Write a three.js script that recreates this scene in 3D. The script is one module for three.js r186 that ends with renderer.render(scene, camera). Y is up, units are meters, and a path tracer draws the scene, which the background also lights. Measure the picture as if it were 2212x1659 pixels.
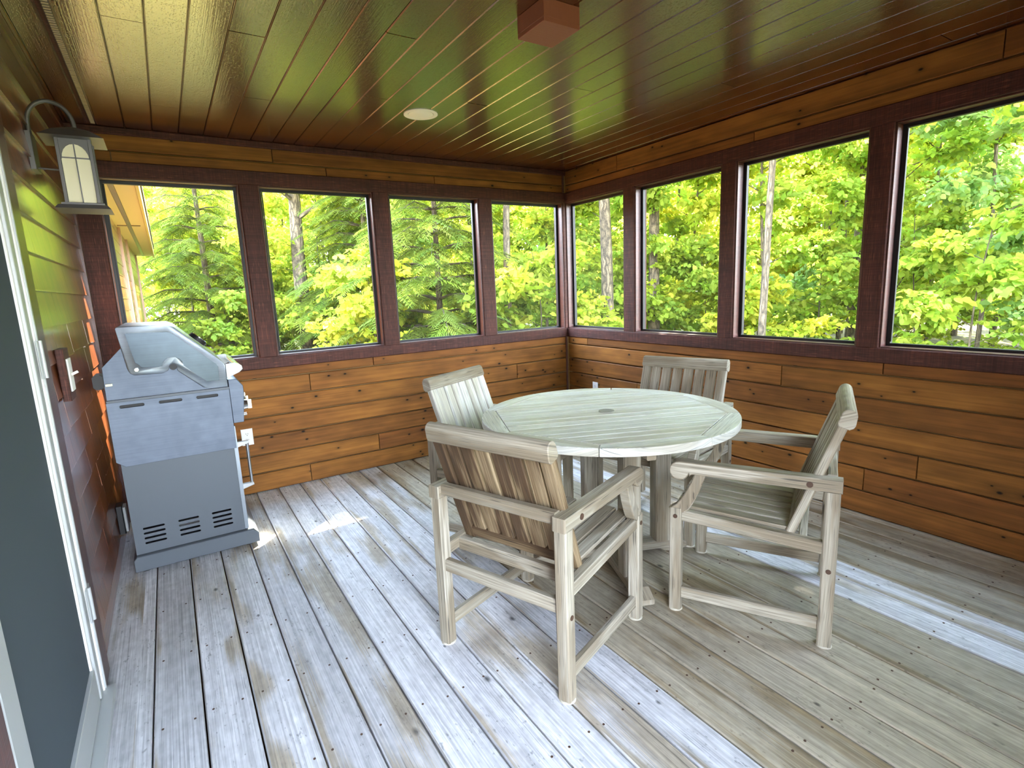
import * as THREE from 'three';
import { mergeGeometries, mergeVertices, toCreasedNormals } from 'three/addons/utils/BufferGeometryUtils.js';

// ---------------------------------------------------------------- camera, sky, sun, exposure
const scene = new THREE.Scene();
const camera = new THREE.PerspectiveCamera(2 * Math.atan(829.5 / 1161.74) * 180 / Math.PI, 2212 / 1659, 0.03, 400);
camera.position.set(-3.2311, 1.3791, 4.0881);
camera.rotation.set(-0.178, -0.5614, -0.0427, 'YXZ');
const renderer = new THREE.WebGLRenderer({ antialias: true });
renderer.toneMapping = THREE.LinearToneMapping;
renderer.toneMappingExposure = 4.4;
renderer.shadowMap.enabled = true;

const sunDir = new THREE.Vector3(0.50, 1.0, -0.45).normalize();
// hazy summer sky: pale at the horizon, light blue overhead, the same all round
const skyData = new Float32Array(64 * 128 * 4);
for (let y = 0, i = 0; y < 128; y++) for (let x = 0; x < 64; x++, i += 4) { const e = Math.max(0, Math.sin(((y + 0.5) / 128 - 0.5) * Math.PI)), t = Math.pow(e, 0.6); skyData.set([0.96 - 0.50 * t, 0.98 - 0.32 * t, 1.0, 1], i); }
const skyMap = new THREE.DataTexture(skyData, 64, 128, THREE.RGBAFormat, THREE.FloatType);
skyMap.mapping = THREE.EquirectangularReflectionMapping; skyMap.magFilter = THREE.LinearFilter; skyMap.needsUpdate = true;
scene.background = skyMap;
scene.backgroundIntensity = 7.8;
const sun = new THREE.DirectionalLight(new THREE.Color(1.0, 0.93, 0.80), 18);
sun.name = 'sun';
sun.position.copy(sunDir).multiplyScalar(40);
sun.target.position.set(-1.8, 0, 2);
sun.castShadow = true;
sun.shadow.mapSize.set(4096, 4096);
Object.assign(sun.shadow.camera, { left: -30, right: 30, top: 30, bottom: -30, near: 1, far: 120 });
scene.add(sun, sun.target);

// ---------------------------------------------------------------- small tools
function rngOf(seed) { let a = seed >>> 0; return () => { a = (a + 0x6d2b79f5) | 0; let t = Math.imul(a ^ (a >>> 15), 1 | a); t = (t + Math.imul(t ^ (t >>> 7), 61 | t)) ^ t; return ((t ^ (t >>> 14)) >>> 0) / 4294967296; }; }
const V3 = (x, y, z) => new THREE.Vector3(x, y, z);
const clamp = (x, a = 0, b = 1) => Math.min(b, Math.max(a, x));
const lerp = (a, b, t) => a + (b - a) * t;
const sstep = (a, b, x) => { const t = clamp((x - a) / (b - a)); return t * t * (3 - 2 * t); };
function hash(x, y, s) { let h = Math.imul(x, 374761393) ^ Math.imul(y, 668265263) ^ Math.imul(s, 1442695041); h = Math.imul(h ^ (h >>> 13), 1274126177); return ((h ^ (h >>> 16)) >>> 0) / 4294967296; }
function noise(x, y, s) {
  const ix = Math.floor(x), iy = Math.floor(y); let fx = x - ix, fy = y - iy; fx = fx * fx * (3 - 2 * fx); fy = fy * fy * (3 - 2 * fy);
  const a = hash(ix, iy, s), b = hash(ix + 1, iy, s), c = hash(ix, iy + 1, s), d = hash(ix + 1, iy + 1, s);
  return a + (b - a) * fx + (c - a) * fy + (a - b - c + d) * fx * fy;
}
const fbm = (x, y, s) => 0.55 * noise(x, y, s) + 0.3 * noise(x * 2.1, y * 2.1, s + 1) + 0.15 * noise(x * 4.3, y * 4.3, s + 2);

const usedNames = new Map();
function numbered(name) { const n = usedNames.get(name) ?? 0; usedNames.set(name, n + 1); return n ? name + '_' + String(n).padStart(3, '0') : name; }
function tag(o, label, category, group, kind) { o.userData = { ...o.userData, label, category }; if (group) o.userData.group = group; if (kind) o.userData.kind = kind; return o; }
function thing(name, label, category, group, kind) { const g = new THREE.Group(); g.name = numbered(name); scene.add(g); return tag(g, label, category, group, kind); }
const structure = (name, label, category) => thing(name, label, category, undefined, 'structure');
function part(name, geo, mat, parent, kind) { const m = new THREE.Mesh(geo, mat); m.name = name; m.castShadow = m.receiveShadow = true; if (kind) m.userData.kind = kind; parent.add(m); return m; }

// chamfered bar: length along x, width along y, thickness along z; grain (u) runs along x, v round the perimeter
function bar(L, W, T, ch = 0.003, uv = [0, 0, 1, 0.5], endCut = 0) {
  const w = W / 2, t = T / 2, c = Math.min(ch, w * 0.9, t * 0.9);
  const sec = [[-w + c, t], [w - c, t], [w, t - c], [w, -t + c], [w - c, -t], [-w + c, -t], [-w, -t + c], [-w, t - c]];
  const [u0, v0, us, vs] = uv, P = [], U = [], N = [];
  const push = (p, u, v, n) => { P.push(...p); U.push(u, v); N.push(...n); };
  const quad = (a, b, c2, d, ua, ub, va, vb, n) => { push(a, ua, va, n); push(b, ub, va, n); push(c2, ub, vb, n); push(a, ua, va, n); push(c2, ub, vb, n); push(d, ua, vb, n); };
  let d = 0;
  for (let i = 0; i < 8; i++) {
    const [y0, z0] = sec[i], [y1, z1] = sec[(i + 1) % 8], len = Math.hypot(y1 - y0, z1 - z0), n = [0, -(z1 - z0) / len, 0]; n[1] = -(z1 - z0) / len; n[2] = (y1 - y0) / len;
    const nn = [0, -n[1], n[2]]; const ny = (z0 - z1) / len, nz = (y1 - y0) / len;
    quad([-L / 2, y0, z0], [L / 2, y0, z0], [L / 2, y1, z1], [-L / 2, y1, z1], u0, u0 + L / us, v0 + d / vs, v0 + (d + len) / vs, [0, ny, nz]);
    d += len;
  }
  for (const s of [-1, 1]) for (let i = 1; i < 7; i++) {
    const tri = s > 0 ? [sec[0], sec[i + 1], sec[i]] : [sec[0], sec[i], sec[i + 1]];
    for (const [y, z] of tri) push([s * L / 2, y, z], u0 + (z + t) / us * 0.3, v0 + (y + w) / vs, [s, 0, 0]);
  }
  const g = new THREE.BufferGeometry();
  g.setAttribute('position', new THREE.Float32BufferAttribute(P, 3)); g.setAttribute('normal', new THREE.Float32BufferAttribute(N, 3)); g.setAttribute('uv', new THREE.Float32BufferAttribute(U, 2));
  return g;
}
// place a bar geometry with its length from a to b; "up" is the direction its width (y) takes
function between(g, a, b, up = V3(0, 1, 0)) {
  const x = b.clone().sub(a).normalize(), z = new THREE.Vector3().crossVectors(x, up).normalize(), y = new THREE.Vector3().crossVectors(z, x);
  return g.applyMatrix4(new THREE.Matrix4().makeBasis(x, y, z).setPosition(a.clone().add(b).multiplyScalar(0.5)));
}
const uvr = (r, us = 1, vs = 0.5) => [r() * 7, r() * 7, us, vs];
const AX = (g, m) => g.applyMatrix4(m);
// a box given by its two corners, grain along the longest side
function slab(x0, x1, y0, y1, z0, z1, uv, ch = 0.003) {
  const d = [x1 - x0, y1 - y0, z1 - z0], c = V3((x0 + x1) / 2, (y0 + y1) / 2, (z0 + z1) / 2);
  const L = d.indexOf(Math.max(...d)); let g;
  if (L === 0) g = bar(d[0], d[1], d[2], ch, uv);
  else if (L === 1) { g = bar(d[1], d[2], d[0], ch, uv); g.applyMatrix4(new THREE.Matrix4().makeBasis(V3(0, 1, 0), V3(0, 0, 1), V3(1, 0, 0))); }
  else { g = bar(d[2], d[0], d[1], ch, uv); g.applyMatrix4(new THREE.Matrix4().makeBasis(V3(0, 0, 1), V3(1, 0, 0), V3(0, 1, 0))); }
  return g.translate(c.x, c.y, c.z);
}
function extrude(pts, depth, bevel = 0, holes = [], seg = 1) {
  const s = new THREE.Shape(pts.map(([x, y]) => new THREE.Vector2(x, y)));
  for (const h of holes) s.holes.push(new THREE.Path(h.map(([x, y]) => new THREE.Vector2(x, y))));
  return new THREE.ExtrudeGeometry(s, { depth: depth - 2 * bevel, bevelEnabled: bevel > 0, bevelSize: bevel, bevelThickness: bevel, bevelOffset: -bevel, bevelSegments: seg, curveSegments: 10 }).translate(0, 0, bevel);
}
function uvScale(g, su, sv, u0 = 0, v0 = 0, swap = false) { const a = g.attributes.uv; for (let i = 0; i < a.count; i++) { const u = a.getX(i), v = a.getY(i); a.setXY(i, (swap ? v : u) / su + u0, (swap ? u : v) / sv + v0); } return g; }
const roundRect = (x0, y0, x1, y1, r, n = 5) => { const o = []; for (const [cx, cy, a] of [[x1 - r, y1 - r, 0], [x0 + r, y1 - r, 1], [x0 + r, y0 + r, 2], [x1 - r, y0 + r, 3]]) for (let i = 0; i <= n; i++) { const t = (a + i / n) * Math.PI / 2; o.push([cx + r * Math.cos(t), cy + r * Math.sin(t)]); } return o; };
const merged = (list) => mergeGeometries(list.map((g) => { const h = g.index ? g.toNonIndexed() : g; for (const k of Object.keys(h.attributes)) if (!['position', 'normal', 'uv'].includes(k)) h.deleteAttribute(k); return h; }), false);
function tube(points, radius, seg = 12, radial = 8) { return new THREE.TubeGeometry(new THREE.CatmullRomCurve3(points), seg, radius, radial, false); }

// ---------------------------------------------------------------- computed textures
function texture(w, h, fn, withBump = true) {
  const c = new Uint8Array(w * h * 4), b = withBump ? new Uint8Array(w * h * 4) : null, o = [0, 0, 0, 0];
  for (let y = 0, i = 0; y < h; y++) for (let x = 0; x < w; x++, i += 4) {
    fn(x, y, o);
    c[i] = clamp(o[0], 0, 255); c[i + 1] = clamp(o[1], 0, 255); c[i + 2] = clamp(o[2], 0, 255); c[i + 3] = 255;
    if (b) { b[i] = b[i + 1] = b[i + 2] = clamp(o[3] * 255, 0, 255); b[i + 3] = 255; }
  }
  const make = (data, srgb) => { const t = new THREE.DataTexture(data, w, h, THREE.RGBAFormat); t.wrapS = t.wrapT = THREE.MirroredRepeatWrapping; t.magFilter = THREE.LinearFilter; t.minFilter = THREE.LinearMipmapLinearFilter; t.generateMipmaps = true; if (srgb) t.colorSpace = THREE.SRGBColorSpace; t.needsUpdate = true; return t; };
  return { map: make(c, true), bump: b ? make(b, false) : null };
}
// knots of each lane: position along (m), across (m), radius (m), strength
function knotsOf(lanes, lenM, laneM, per, seed, rmin, rmax) {
  const r = rngOf(seed);
  return Array.from({ length: lanes }, () => Array.from({ length: Math.floor(per * (0.4 + 1.2 * r())) }, () => ({ a: r() * lenM, c: (0.1 + 0.8 * r()) * laneM, r: lerp(rmin, rmax, r() * r()), k: 0.5 + 0.5 * r() })));
}

// weathered deck boards: 16 lanes of 0.148 m, 5.2 m long
const DECK_LEN = 5.2, DECK_W = 0.1485;
const deckTex = (() => {
  const W = 2048, H = 2048, lanes = 16, px = H / lanes, kn = knotsOf(lanes, DECK_LEN, DECK_W, 3.5, 11, 0.006, 0.018), r = rngOf(5);
  const tone = Array.from({ length: lanes }, () => [0.93 + 0.14 * r(), r(), r()]);
  return texture(W, H, (x, y, o) => {
    const l = Math.floor(y / px), c = (y / px - l) * DECK_W, a = x / W * DECK_LEN, s = l * 7;
    let warp = 0, core = 0;
    for (const k of kn[l]) { const da = (a - k.a), dc = (c - k.c), d = Math.hypot(da * 0.55, dc) / k.r; if (d < 5) { const e = Math.exp(-d * d * 0.35); warp += (dc > 0 ? 1 : -1) * e * k.r * 0.6; if (d < 1.0) core = Math.max(core, (1 - d) * 1.6 * k.k); } }
    const cw = c + warp;
    const fine = noise(a * 9, cw * 900, s + 1), streak = noise(a * 2.2, cw * 260, s + 2), broad = fbm(a * 1.3, cw * 18, s + 3), mott = fbm(a * 30, c * 60, s + 4), patch = fbm(a * 2.0 + 10, c * 9, s + 5);
    const edge = Math.min(c, DECK_W - c);
    // brown where moisture has kept the wood from greying: ragged patches that hug the board edges
    const brown = clamp(sstep(0.63, 0.84, patch + tone[l][1] * 0.10 + 0.13 * sstep(0.035, 0.0, edge) + (fine - 0.5) * 0.18)) * 0.6;
    const mildew = sstep(0.70, 0.86, fbm(a * 55, c * 120, s + 6)) * sstep(0.42, 0.6, fbm(a * 3.1, c * 14, s + 8)) * 0.55;
    const crack = sstep(0.88, 0.97, noise(a * 5, cw * 420, s + 9)) * 0.22;
    let v = (0.92 + 0.15 * (fine - 0.5) + 0.16 * (streak - 0.5) + 0.22 * (broad - 0.5) + 0.16 * (mott - 0.5)) * tone[l][0];
    v *= 1 - 0.42 * mildew - crack;
    const wash = 0.5 + 0.5 * (fbm(a * 1.1, c * 6, s + 12) - 0.5);
    let R = lerp(208, 216, wash) * v, G = lerp(207, 214, wash) * v, B = lerp(208, 214, wash) * v;
    R = lerp(R, 142 * v + 6, brown); G = lerp(G, 124 * v + 4, brown); B = lerp(B, 92 * v + 4, brown);
    const dk = clamp(core) * 0.5; R *= 1 - dk; G *= 1 - dk; B *= 1 - dk;
    o[0] = R; o[1] = G; o[2] = B; o[3] = 0.62 + 0.25 * (fine - 0.5) + 0.25 * (streak - 0.5) - crack - 0.2 * mildew;
  });
})();
// golden-brown stained knotty boards: 8 lanes of 0.1365 m, 3.6 m long
const SID_LEN = 3.6, SID_W = 0.1365;
const sidingTex = (() => {
  const W = 2048, H = 1024, lanes = 8, px = H / lanes, kn = knotsOf(lanes, SID_LEN, SID_W, 13, 21, 0.004, 0.013), r = rngOf(8);
  const tone = Array.from({ length: lanes }, () => [0.90 + 0.2 * r(), r()]);
  return texture(W, H, (x, y, o) => {
    const l = Math.floor(y / px), c = (y / px - l) * SID_W, a = x / W * SID_LEN, s = 200 + l * 7;
    let warp = 0, core = 0, ring = 0;
    for (const k of kn[l]) { const da = a - k.a, dc = c - k.c, d = Math.hypot(da * 0.6, dc) / k.r; if (d < 8) { warp += (dc > 0 ? 1 : -1) * Math.exp(-d * d * 0.12) * k.r * 0.9; ring = Math.max(ring, Math.exp(-d * 0.75) * k.k); if (d < 1.1) core = Math.max(core, 1.1 - d); } }
    const cw = c + warp, fine = noise(a * 12, cw * 700, s + 1), streak = noise(a * 1.6, cw * 120, s + 2), broad = fbm(a * 1.2, cw * 14, s + 3), blotch = fbm(a * 5, c * 14, s + 4);
    const v = (0.92 + 0.10 * (fine - 0.5) + 0.15 * (streak - 0.5) + 0.22 * (broad - 0.5) + 0.36 * (blotch - 0.5)) * tone[l][0] * (1 - 0.45 * ring) * (1 - 0.75 * clamp(core * 1.5));
    const red = 0.4 * tone[l][1] + 0.4 * (1 - blotch);
    o[0] = 143 * v; o[1] = lerp(97, 85, red) * v; o[2] = lerp(42, 44, red) * v; o[3] = 0.6 + 0.2 * (fine - 0.5) + 0.2 * (streak - 0.5);
  });
})();
// rough-sawn ceiling boards, dark brown film-forming stain: 8 lanes of 0.1355 m, 3.6 m long
const CEIL_W = 0.1355;
const ceilTex = (() => {
  const W = 2048, H = 1024, lanes = 8, px = H / lanes, kn = knotsOf(lanes, 3.6, CEIL_W, 3, 31, 0.006, 0.014), r = rngOf(14), tone = Array.from({ length: lanes }, () => 0.88 + 0.24 * r());
  return texture(W, H, (x, y, o) => {
    const l = Math.floor(y / px), c = (y / px - l) * CEIL_W, a = x / W * 3.6, s = 400 + l * 7;
    let warp = 0; for (const k of kn[l]) { const da = a - k.a, dc = c - k.c, d = Math.hypot(da * 0.5, dc) / k.r; if (d < 7) warp += (dc > 0 ? 1 : -1) * Math.exp(-d * d * 0.1) * k.r; }
    const mid = (c + warp) / CEIL_W - 0.5 + 0.16 * (noise(a * 1.1, 0.3, s) - 0.5), cath = Math.sin((mid * mid * 46 + a * 2.4 + 0.5 * noise(a * 4, c * 30, s + 1)) * 6.283);
    const pit = sstep(0.72, 0.84, noise(a * 150, c * 330, s + 2)), fine = noise(a * 14, (c + warp) * 800, s + 3), broad = fbm(a * 1.5, c * 16, s + 4);
    const v = (0.95 + 0.16 * (fine - 0.5) + 0.10 * cath * sstep(0.34, 0.1, Math.abs(mid)) + 0.3 * (broad - 0.5)) * tone[l] * (1 - 0.5 * pit);
    o[0] = 92 * v; o[1] = 42 * v; o[2] = 12 * v; o[3] = 0.55 + 0.26 * (noise(a * 5, (c + warp) * 420, s + 5) - 0.5) + 0.06 * cath * sstep(0.34, 0.1, Math.abs(mid)) - 0.4 * pit;
  });
})();
// dark red-brown rough-sawn trim: 1.6 m along, 0.3 m across
const trimTex = texture(1024, 256, (x, y, o) => {
  const a = x / 1024 * 1.6, c = y / 256 * 0.3, fine = noise(a * 16, c * 500, 601), saw = noise(a * 260, c * 12, 602), broad = fbm(a * 3, c * 14, 603), fleck = sstep(0.72, 0.92, noise(a * 26, c * 340, 604));
  const v = 0.92 + 0.24 * (fine - 0.5) + 0.22 * (saw - 0.5) + 0.4 * (broad - 0.5);
  o[0] = 80 * v + 26 * fleck; o[1] = 45 * v + 18 * fleck; o[2] = 36 * v + 15 * fleck; o[3] = 0.5 + 0.3 * (fine - 0.5) + 0.4 * (saw - 0.5);
});
// red-brown stained shingles: grain along u
const shingleTex = texture(1024, 1024, (x, y, o) => {
  const a = x / 1024, c = y / 1024, fine = noise(a * 12, c * 420, 701), broad = fbm(a * 4, c * 22, 702), swirl = Math.sin((c * 34 + 2.2 * fbm(a * 3, c * 7, 703)) * 6.283), blot = fbm(a * 9, c * 9, 704);
  const v = 0.92 + 0.22 * (fine - 0.5) + 0.4 * (broad - 0.5) + 0.08 * swirl + 0.3 * (blot - 0.5);
  o[0] = 138 * v; o[1] = 74 * v; o[2] = 36 * v; o[3] = 0.5 + 0.3 * (fine - 0.5) + 0.16 * swirl + 0.2 * (broad - 0.5);
});
// silvered teak: 1 m along, 0.5 m across; "dirt" keeps brown grime in the grain
function teakTexture(seed, light, shade, grime, dirt) {
  return texture(1024, 512, (x, y, o) => {
    const a = x / 1024, c = y / 512 * 0.5, w = 0.004 * (fbm(a * 3, c * 12, seed) - 0.5), fine = noise(a * 14, (c + w) * 900, seed + 1), streak = noise(a * 4, (c + w) * 260, seed + 2), broad = fbm(a * 2.2, c * 11, seed + 3), check = sstep(0.80, 0.95, noise(a * 9, (c + w) * 520, seed + 4));
    const figure = Math.sin(((c + w * 6) * 120 + a * 5 + 1.5 * noise(a * 5, c * 16, seed + 8)) * 6.283) * sstep(0.5, 0.7, fbm(a * 1.7, c * 6, seed + 9));
    const g = dirt * sstep(0.46, 0.62, fbm(a * 2.6, c * 16, seed + 5) + 0.22 * (streak - 0.5) + 0.16 * (fine - 0.5)), t = clamp(0.5 + 1.1 * (broad - 0.5) + 0.7 * (streak - 0.5));
    const v = (0.97 + 0.16 * (fine - 0.5) + 0.14 * (streak - 0.5) + 0.04 * figure) * (1 - 0.34 * check);
    for (let i = 0; i < 3; i++) o[i] = lerp(lerp(shade[i], light[i], t), grime[i], g) * v;
    o[3] = 0.6 + 0.24 * (fine - 0.5) + 0.22 * (streak - 0.5) - 0.35 * check;
  });
}
const teakTop = teakTexture(801, [226, 227, 220], [204, 203, 192], [172, 162, 138], 0.4);
const teakFrame = teakTexture(821, [184, 177, 160], [146, 136, 116], [112, 96, 72], 0.5);
const teakGrime = teakTexture(841, [160, 142, 112], [116, 94, 64], [78, 58, 36], 1.0);
const barkTex = texture(256, 512, (x, y, o) => {
  const u = x / 256, v = y / 512, ridge = Math.abs(noise(u * 22 + 2 * noise(u * 6, v * 8, 901), v * 5, 902) - 0.5) * 2, fine = noise(u * 90, v * 60, 903), k = 0.45 + 0.5 * ridge + 0.25 * (fine - 0.5);
  o[0] = 150 * k; o[1] = 132 * k; o[2] = 104 * k; o[3] = ridge;
});
const metalTex = texture(512, 512, (x, y, o) => {
  const u = x / 512, v = y / 512, scr = noise(u * 4, v * 700, 951), smear = fbm(u * 5, v * 5, 952), spot = fbm(u * 18, v * 18, 953), k = 0.9 + 0.08 * (scr - 0.5) + 0.14 * (smear - 0.5) + 0.08 * (spot - 0.5);
  o[0] = 214 * k; o[1] = 217 * k; o[2] = 222 * k; o[3] = 0.42 + 0.5 * (smear - 0.5) + 0.35 * (spot - 0.5) + 0.2 * (scr - 0.5);
});
const groundTex = texture(512, 512, (x, y, o) => {
  const u = x / 512, v = y / 512, a = fbm(u * 40, v * 40, 971), b = fbm(u * 9, v * 9, 972), k = 0.6 + 0.9 * (a - 0.5) + 0.4 * (b - 0.5), g = sstep(0.45, 0.6, b);
  o[0] = lerp(128, 112, g) * k + 8; o[1] = lerp(112, 114, g) * k + 8; o[2] = lerp(46, 30, g) * k + 4; o[3] = a;
});

const sandTex = texture(256, 256, (x, y, o) => {
  const u = x / 256, v = y / 256, a = fbm(u * 60, v * 60, 981), b = fbm(u * 7, v * 7, 982), k = 0.95 + 0.5 * (a - 0.5) + 0.4 * (b - 0.5);
  o[0] = 190 * k; o[1] = 170 * k; o[2] = 88 * k; o[3] = a;
}, true);

// ---------------------------------------------------------------- materials
const std = (o) => new THREE.MeshStandardMaterial(o), phys = (o) => new THREE.MeshPhysicalMaterial(o);
const M = {
  deck: std({ map: deckTex.map, bumpMap: deckTex.bump, bumpScale: 0.0016, roughness: 0.72 }),
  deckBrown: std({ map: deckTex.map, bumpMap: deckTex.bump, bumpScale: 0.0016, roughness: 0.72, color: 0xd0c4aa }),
  siding: phys({ map: sidingTex.map, bumpMap: sidingTex.bump, bumpScale: 0.0006, roughness: 0.6, specularIntensity: 0.35 }),
  ceiling: phys({ map: ceilTex.map, bumpMap: ceilTex.bump, bumpScale: 0.0011, roughness: 0.24, ior: 1.8, clearcoat: 0.8, clearcoatRoughness: 0.2 }),
  trim: phys({ map: trimTex.map, bumpMap: trimTex.bump, bumpScale: 0.0016, roughness: 0.6, specularIntensity: 0.6 }),
  jamb: phys({ map: trimTex.map, color: 0xffe2d0, bumpMap: trimTex.bump, bumpScale: 0.0012, roughness: 0.45, clearcoat: 0.4, clearcoatRoughness: 0.3 }),
  shingle: phys({ map: shingleTex.map, bumpMap: shingleTex.bump, bumpScale: 0.0004, roughness: 0.3, ior: 1.8, clearcoat: 1.0, clearcoatRoughness: 0.2 }),
  casing: phys({ map: trimTex.map, color: 0xffc8a8, bumpMap: trimTex.bump, bumpScale: 0.0008, roughness: 0.5, clearcoat: 0.5, clearcoatRoughness: 0.3 }),
  black: std({ color: 0x16181a, roughness: 0.45 }),
  screen: std({ color: 0x77756c, roughness: 0.9, transparent: true, opacity: 0.08, side: THREE.DoubleSide }),
  teakTop: std({ map: teakTop.map, bumpMap: teakTop.bump, bumpScale: 0.0005, roughness: 0.45 }),
  teakFrame: std({ map: teakFrame.map, bumpMap: teakFrame.bump, bumpScale: 0.0009, roughness: 0.72 }),
  teakGrime: std({ map: teakGrime.map, bumpMap: teakGrime.bump, bumpScale: 0.0010, roughness: 0.78 }),
  plug: std({ color: 0x4a3424, roughness: 0.7 }),
  glide: std({ color: 0xb9b2a0, roughness: 0.6 }),
  steel: std({ map: metalTex.map, metalness: 1, roughness: 0.5, color: 0x858d98 }),
  steelHood: std({ map: metalTex.map, metalness: 1, roughness: 0.34, color: 0xc4ccd0 }),
  enamel: std({ color: 0x565d63, metalness: 0.2, roughness: 0.45 }), // the cabinet is grey enamel, unlike the bare steel above it
  chrome: std({ color: 0xd8dcdf, metalness: 1, roughness: 0.16 }),
  plasticBlack: std({ color: 0x131416, roughness: 0.5 }),
  white: std({ color: 0xe9e7e0, roughness: 0.4 }),
  alu: std({ color: 0xb9bcbb, roughness: 0.42, metalness: 0.35 }),
  doorScreen: std({ color: 0x3d4850, roughness: 0.85 }),
  lantern: std({ color: 0x6c6b6a, roughness: 0.5, metalness: 0.6 }),
  frosted: std({ color: 0xf2ebc4, roughness: 0.35 }),
  bark: std({ map: barkTex.map, bumpMap: barkTex.bump, bumpScale: 0.012, roughness: 0.95 }),
  soffit: std({ color: 0xc0aa84, roughness: 0.6 }),
  fascia: std({ color: 0xb9a268, roughness: 0.5 }),
  paleTrim: std({ color: 0xb08f7c, roughness: 0.6 }),
  ground: std({ map: groundTex.map, roughness: 1 }),
  sand: std({ map: sandTex.map, bumpMap: sandTex.bump, bumpScale: 0.01, roughness: 1 }),
  roof: std({ color: 0x4b4540, roughness: 0.95 }),
  sheathing: std({ color: 0x9a7a50, roughness: 0.95 }),
  can: std({ color: 0xf6f1dc, roughness: 0.6 }),
  plugGrey: std({ color: 0x8b897c, roughness: 0.7 }),
  steelGlass: std({ map: metalTex.map, metalness: 1, roughness: 0.28, color: 0x555e66 }),
  boxWood: std({ color: 0x8f553c, bumpMap: trimTex.bump, bumpScale: 0.0008, roughness: 0.6 }),
};

// ---------------------------------------------------------------- the porch
const XW = -3.615, ZF = 4.62, HC = 2.4, SILL_T = 0.972, SILL_B = 0.888, HEAD_B = 2.12, HEAD_T = 2.212;

{ // deck: boards run along z
  const floor = structure('floor', 'weathered grey plank deck floor of the porch', 'floor');
  const r = rngOf(77); let k = 0;
  const cuts = [XW - 0.03]; for (let x = -3.446; x < 0.02; x += DECK_W) cuts.push(x); cuts.push(0.03);
  for (let i = 0; i + 1 < cuts.length; i++, k++) {
    const w = cuts[i + 1] - cuts[i] - 0.006, xc = (cuts[i] + cuts[i + 1]) / 2, lane = (k * 5 + 3) % 16;
    const g = bar(DECK_LEN + 0.3, w, 0.03, 0.004, [r() * 0.9, lane / 16 + 0.002, DECK_LEN, DECK_W * 16]);
    g.applyMatrix4(new THREE.Matrix4().makeBasis(V3(0, 0, 1), V3(1, 0, 0), V3(0, 1, 0)));
    // most boards in the right part are tinted browner than the silver ones
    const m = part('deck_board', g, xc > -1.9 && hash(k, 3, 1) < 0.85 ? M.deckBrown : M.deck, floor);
    m.position.set(xc, -0.015, 2.35 + 0.004 * (r() - 0.5)); m.rotation.z = 0.006 * (r() - 0.5);
  }
  const heads = [];
  for (let z = 0.12; z < 4.6; z += 0.405) for (let i = 1; i + 1 < cuts.length; i++) for (const s of [-1, 1]) {
    const xc = (cuts[i] + cuts[i + 1]) / 2 + s * 0.045 + 0.008 * (r() - 0.5);
    heads.push(new THREE.CylinderGeometry(0.0042, 0.0042, 0.002, 6).translate(xc, 0.0003, z + 0.02 * (r() - 0.5)));
  }
  part('nail_heads', merged(heads), M.plug, floor, 'stuff');
  for (const z of [0.12, 1.34, 2.55, 3.77]) part('joist', slab(XW, 0, -0.2, -0.034, z - 0.02, z + 0.02, [0, 0, 1, 1]), M.sheathing, floor);
  part('deck_underside', slab(XW - 0.1, 0.1, -0.26, -0.21, -0.15, 5.1, [0, 0, 1, 1]), M.sheathing, floor);
}
{ // ceiling boards along z, butt joints where the photo shows them
  const ceil = structure('ceiling', 'dark glossy brown tongue-and-groove plank ceiling', 'ceiling');
  const r = rngOf(91), cuts = [XW - 0.02]; for (let x = -3.295 - 2 * CEIL_W; x < 0.0; x += CEIL_W) cuts.push(x); cuts.push(0.02);
  const known = { 2: [1.05], 3: [1.52], 4: [0.53], 6: [1.594], 7: [0.85], 10: [1.85], 11: [1.12], 15: [1.26], 13: [2.35], 18: [1.7], 20: [0.9], 23: [2.1] };
  for (let i = 0; i + 1 < cuts.length; i++) {
    const w = cuts[i + 1] - cuts[i] - 0.002, xc = (cuts[i] + cuts[i + 1]) / 2, js = [-0.12, ...(known[i] ?? []), ...(hash(i, 1, 4) > 0.4 ? [2.6 + 1.6 * hash(i, 2, 4)] : []), 4.75];
    for (let j = 0; j + 1 < js.length; j++) {
      const L = js[j + 1] - js[j] - 0.004, lane = (i * 3 + j * 5) % 8;
      const g = bar(L, w, 0.02, 0.004, [r() * 5, lane / 8 + 0.002, 3.6, CEIL_W * 8]);
      g.applyMatrix4(new THREE.Matrix4().makeBasis(V3(0, 0, 1), V3(-1, 0, 0), V3(0, -1, 0)));
      part('ceiling_board', g, M.ceiling, ceil).position.set(xc, HC + 0.01 + 0.0015 * (r() - 0.5), (js[j] + js[j + 1]) / 2);
    }
  }
  const roof = structure('porch_roof', 'porch roof slab above the plank ceiling', 'roof');
  part('roof_deck', slab(XW - 0.2, 0.32, HC + 0.03, HC + 0.16, -0.32, 4.95, [0, 0, 1, 1]), M.roof, roof);
}
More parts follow.
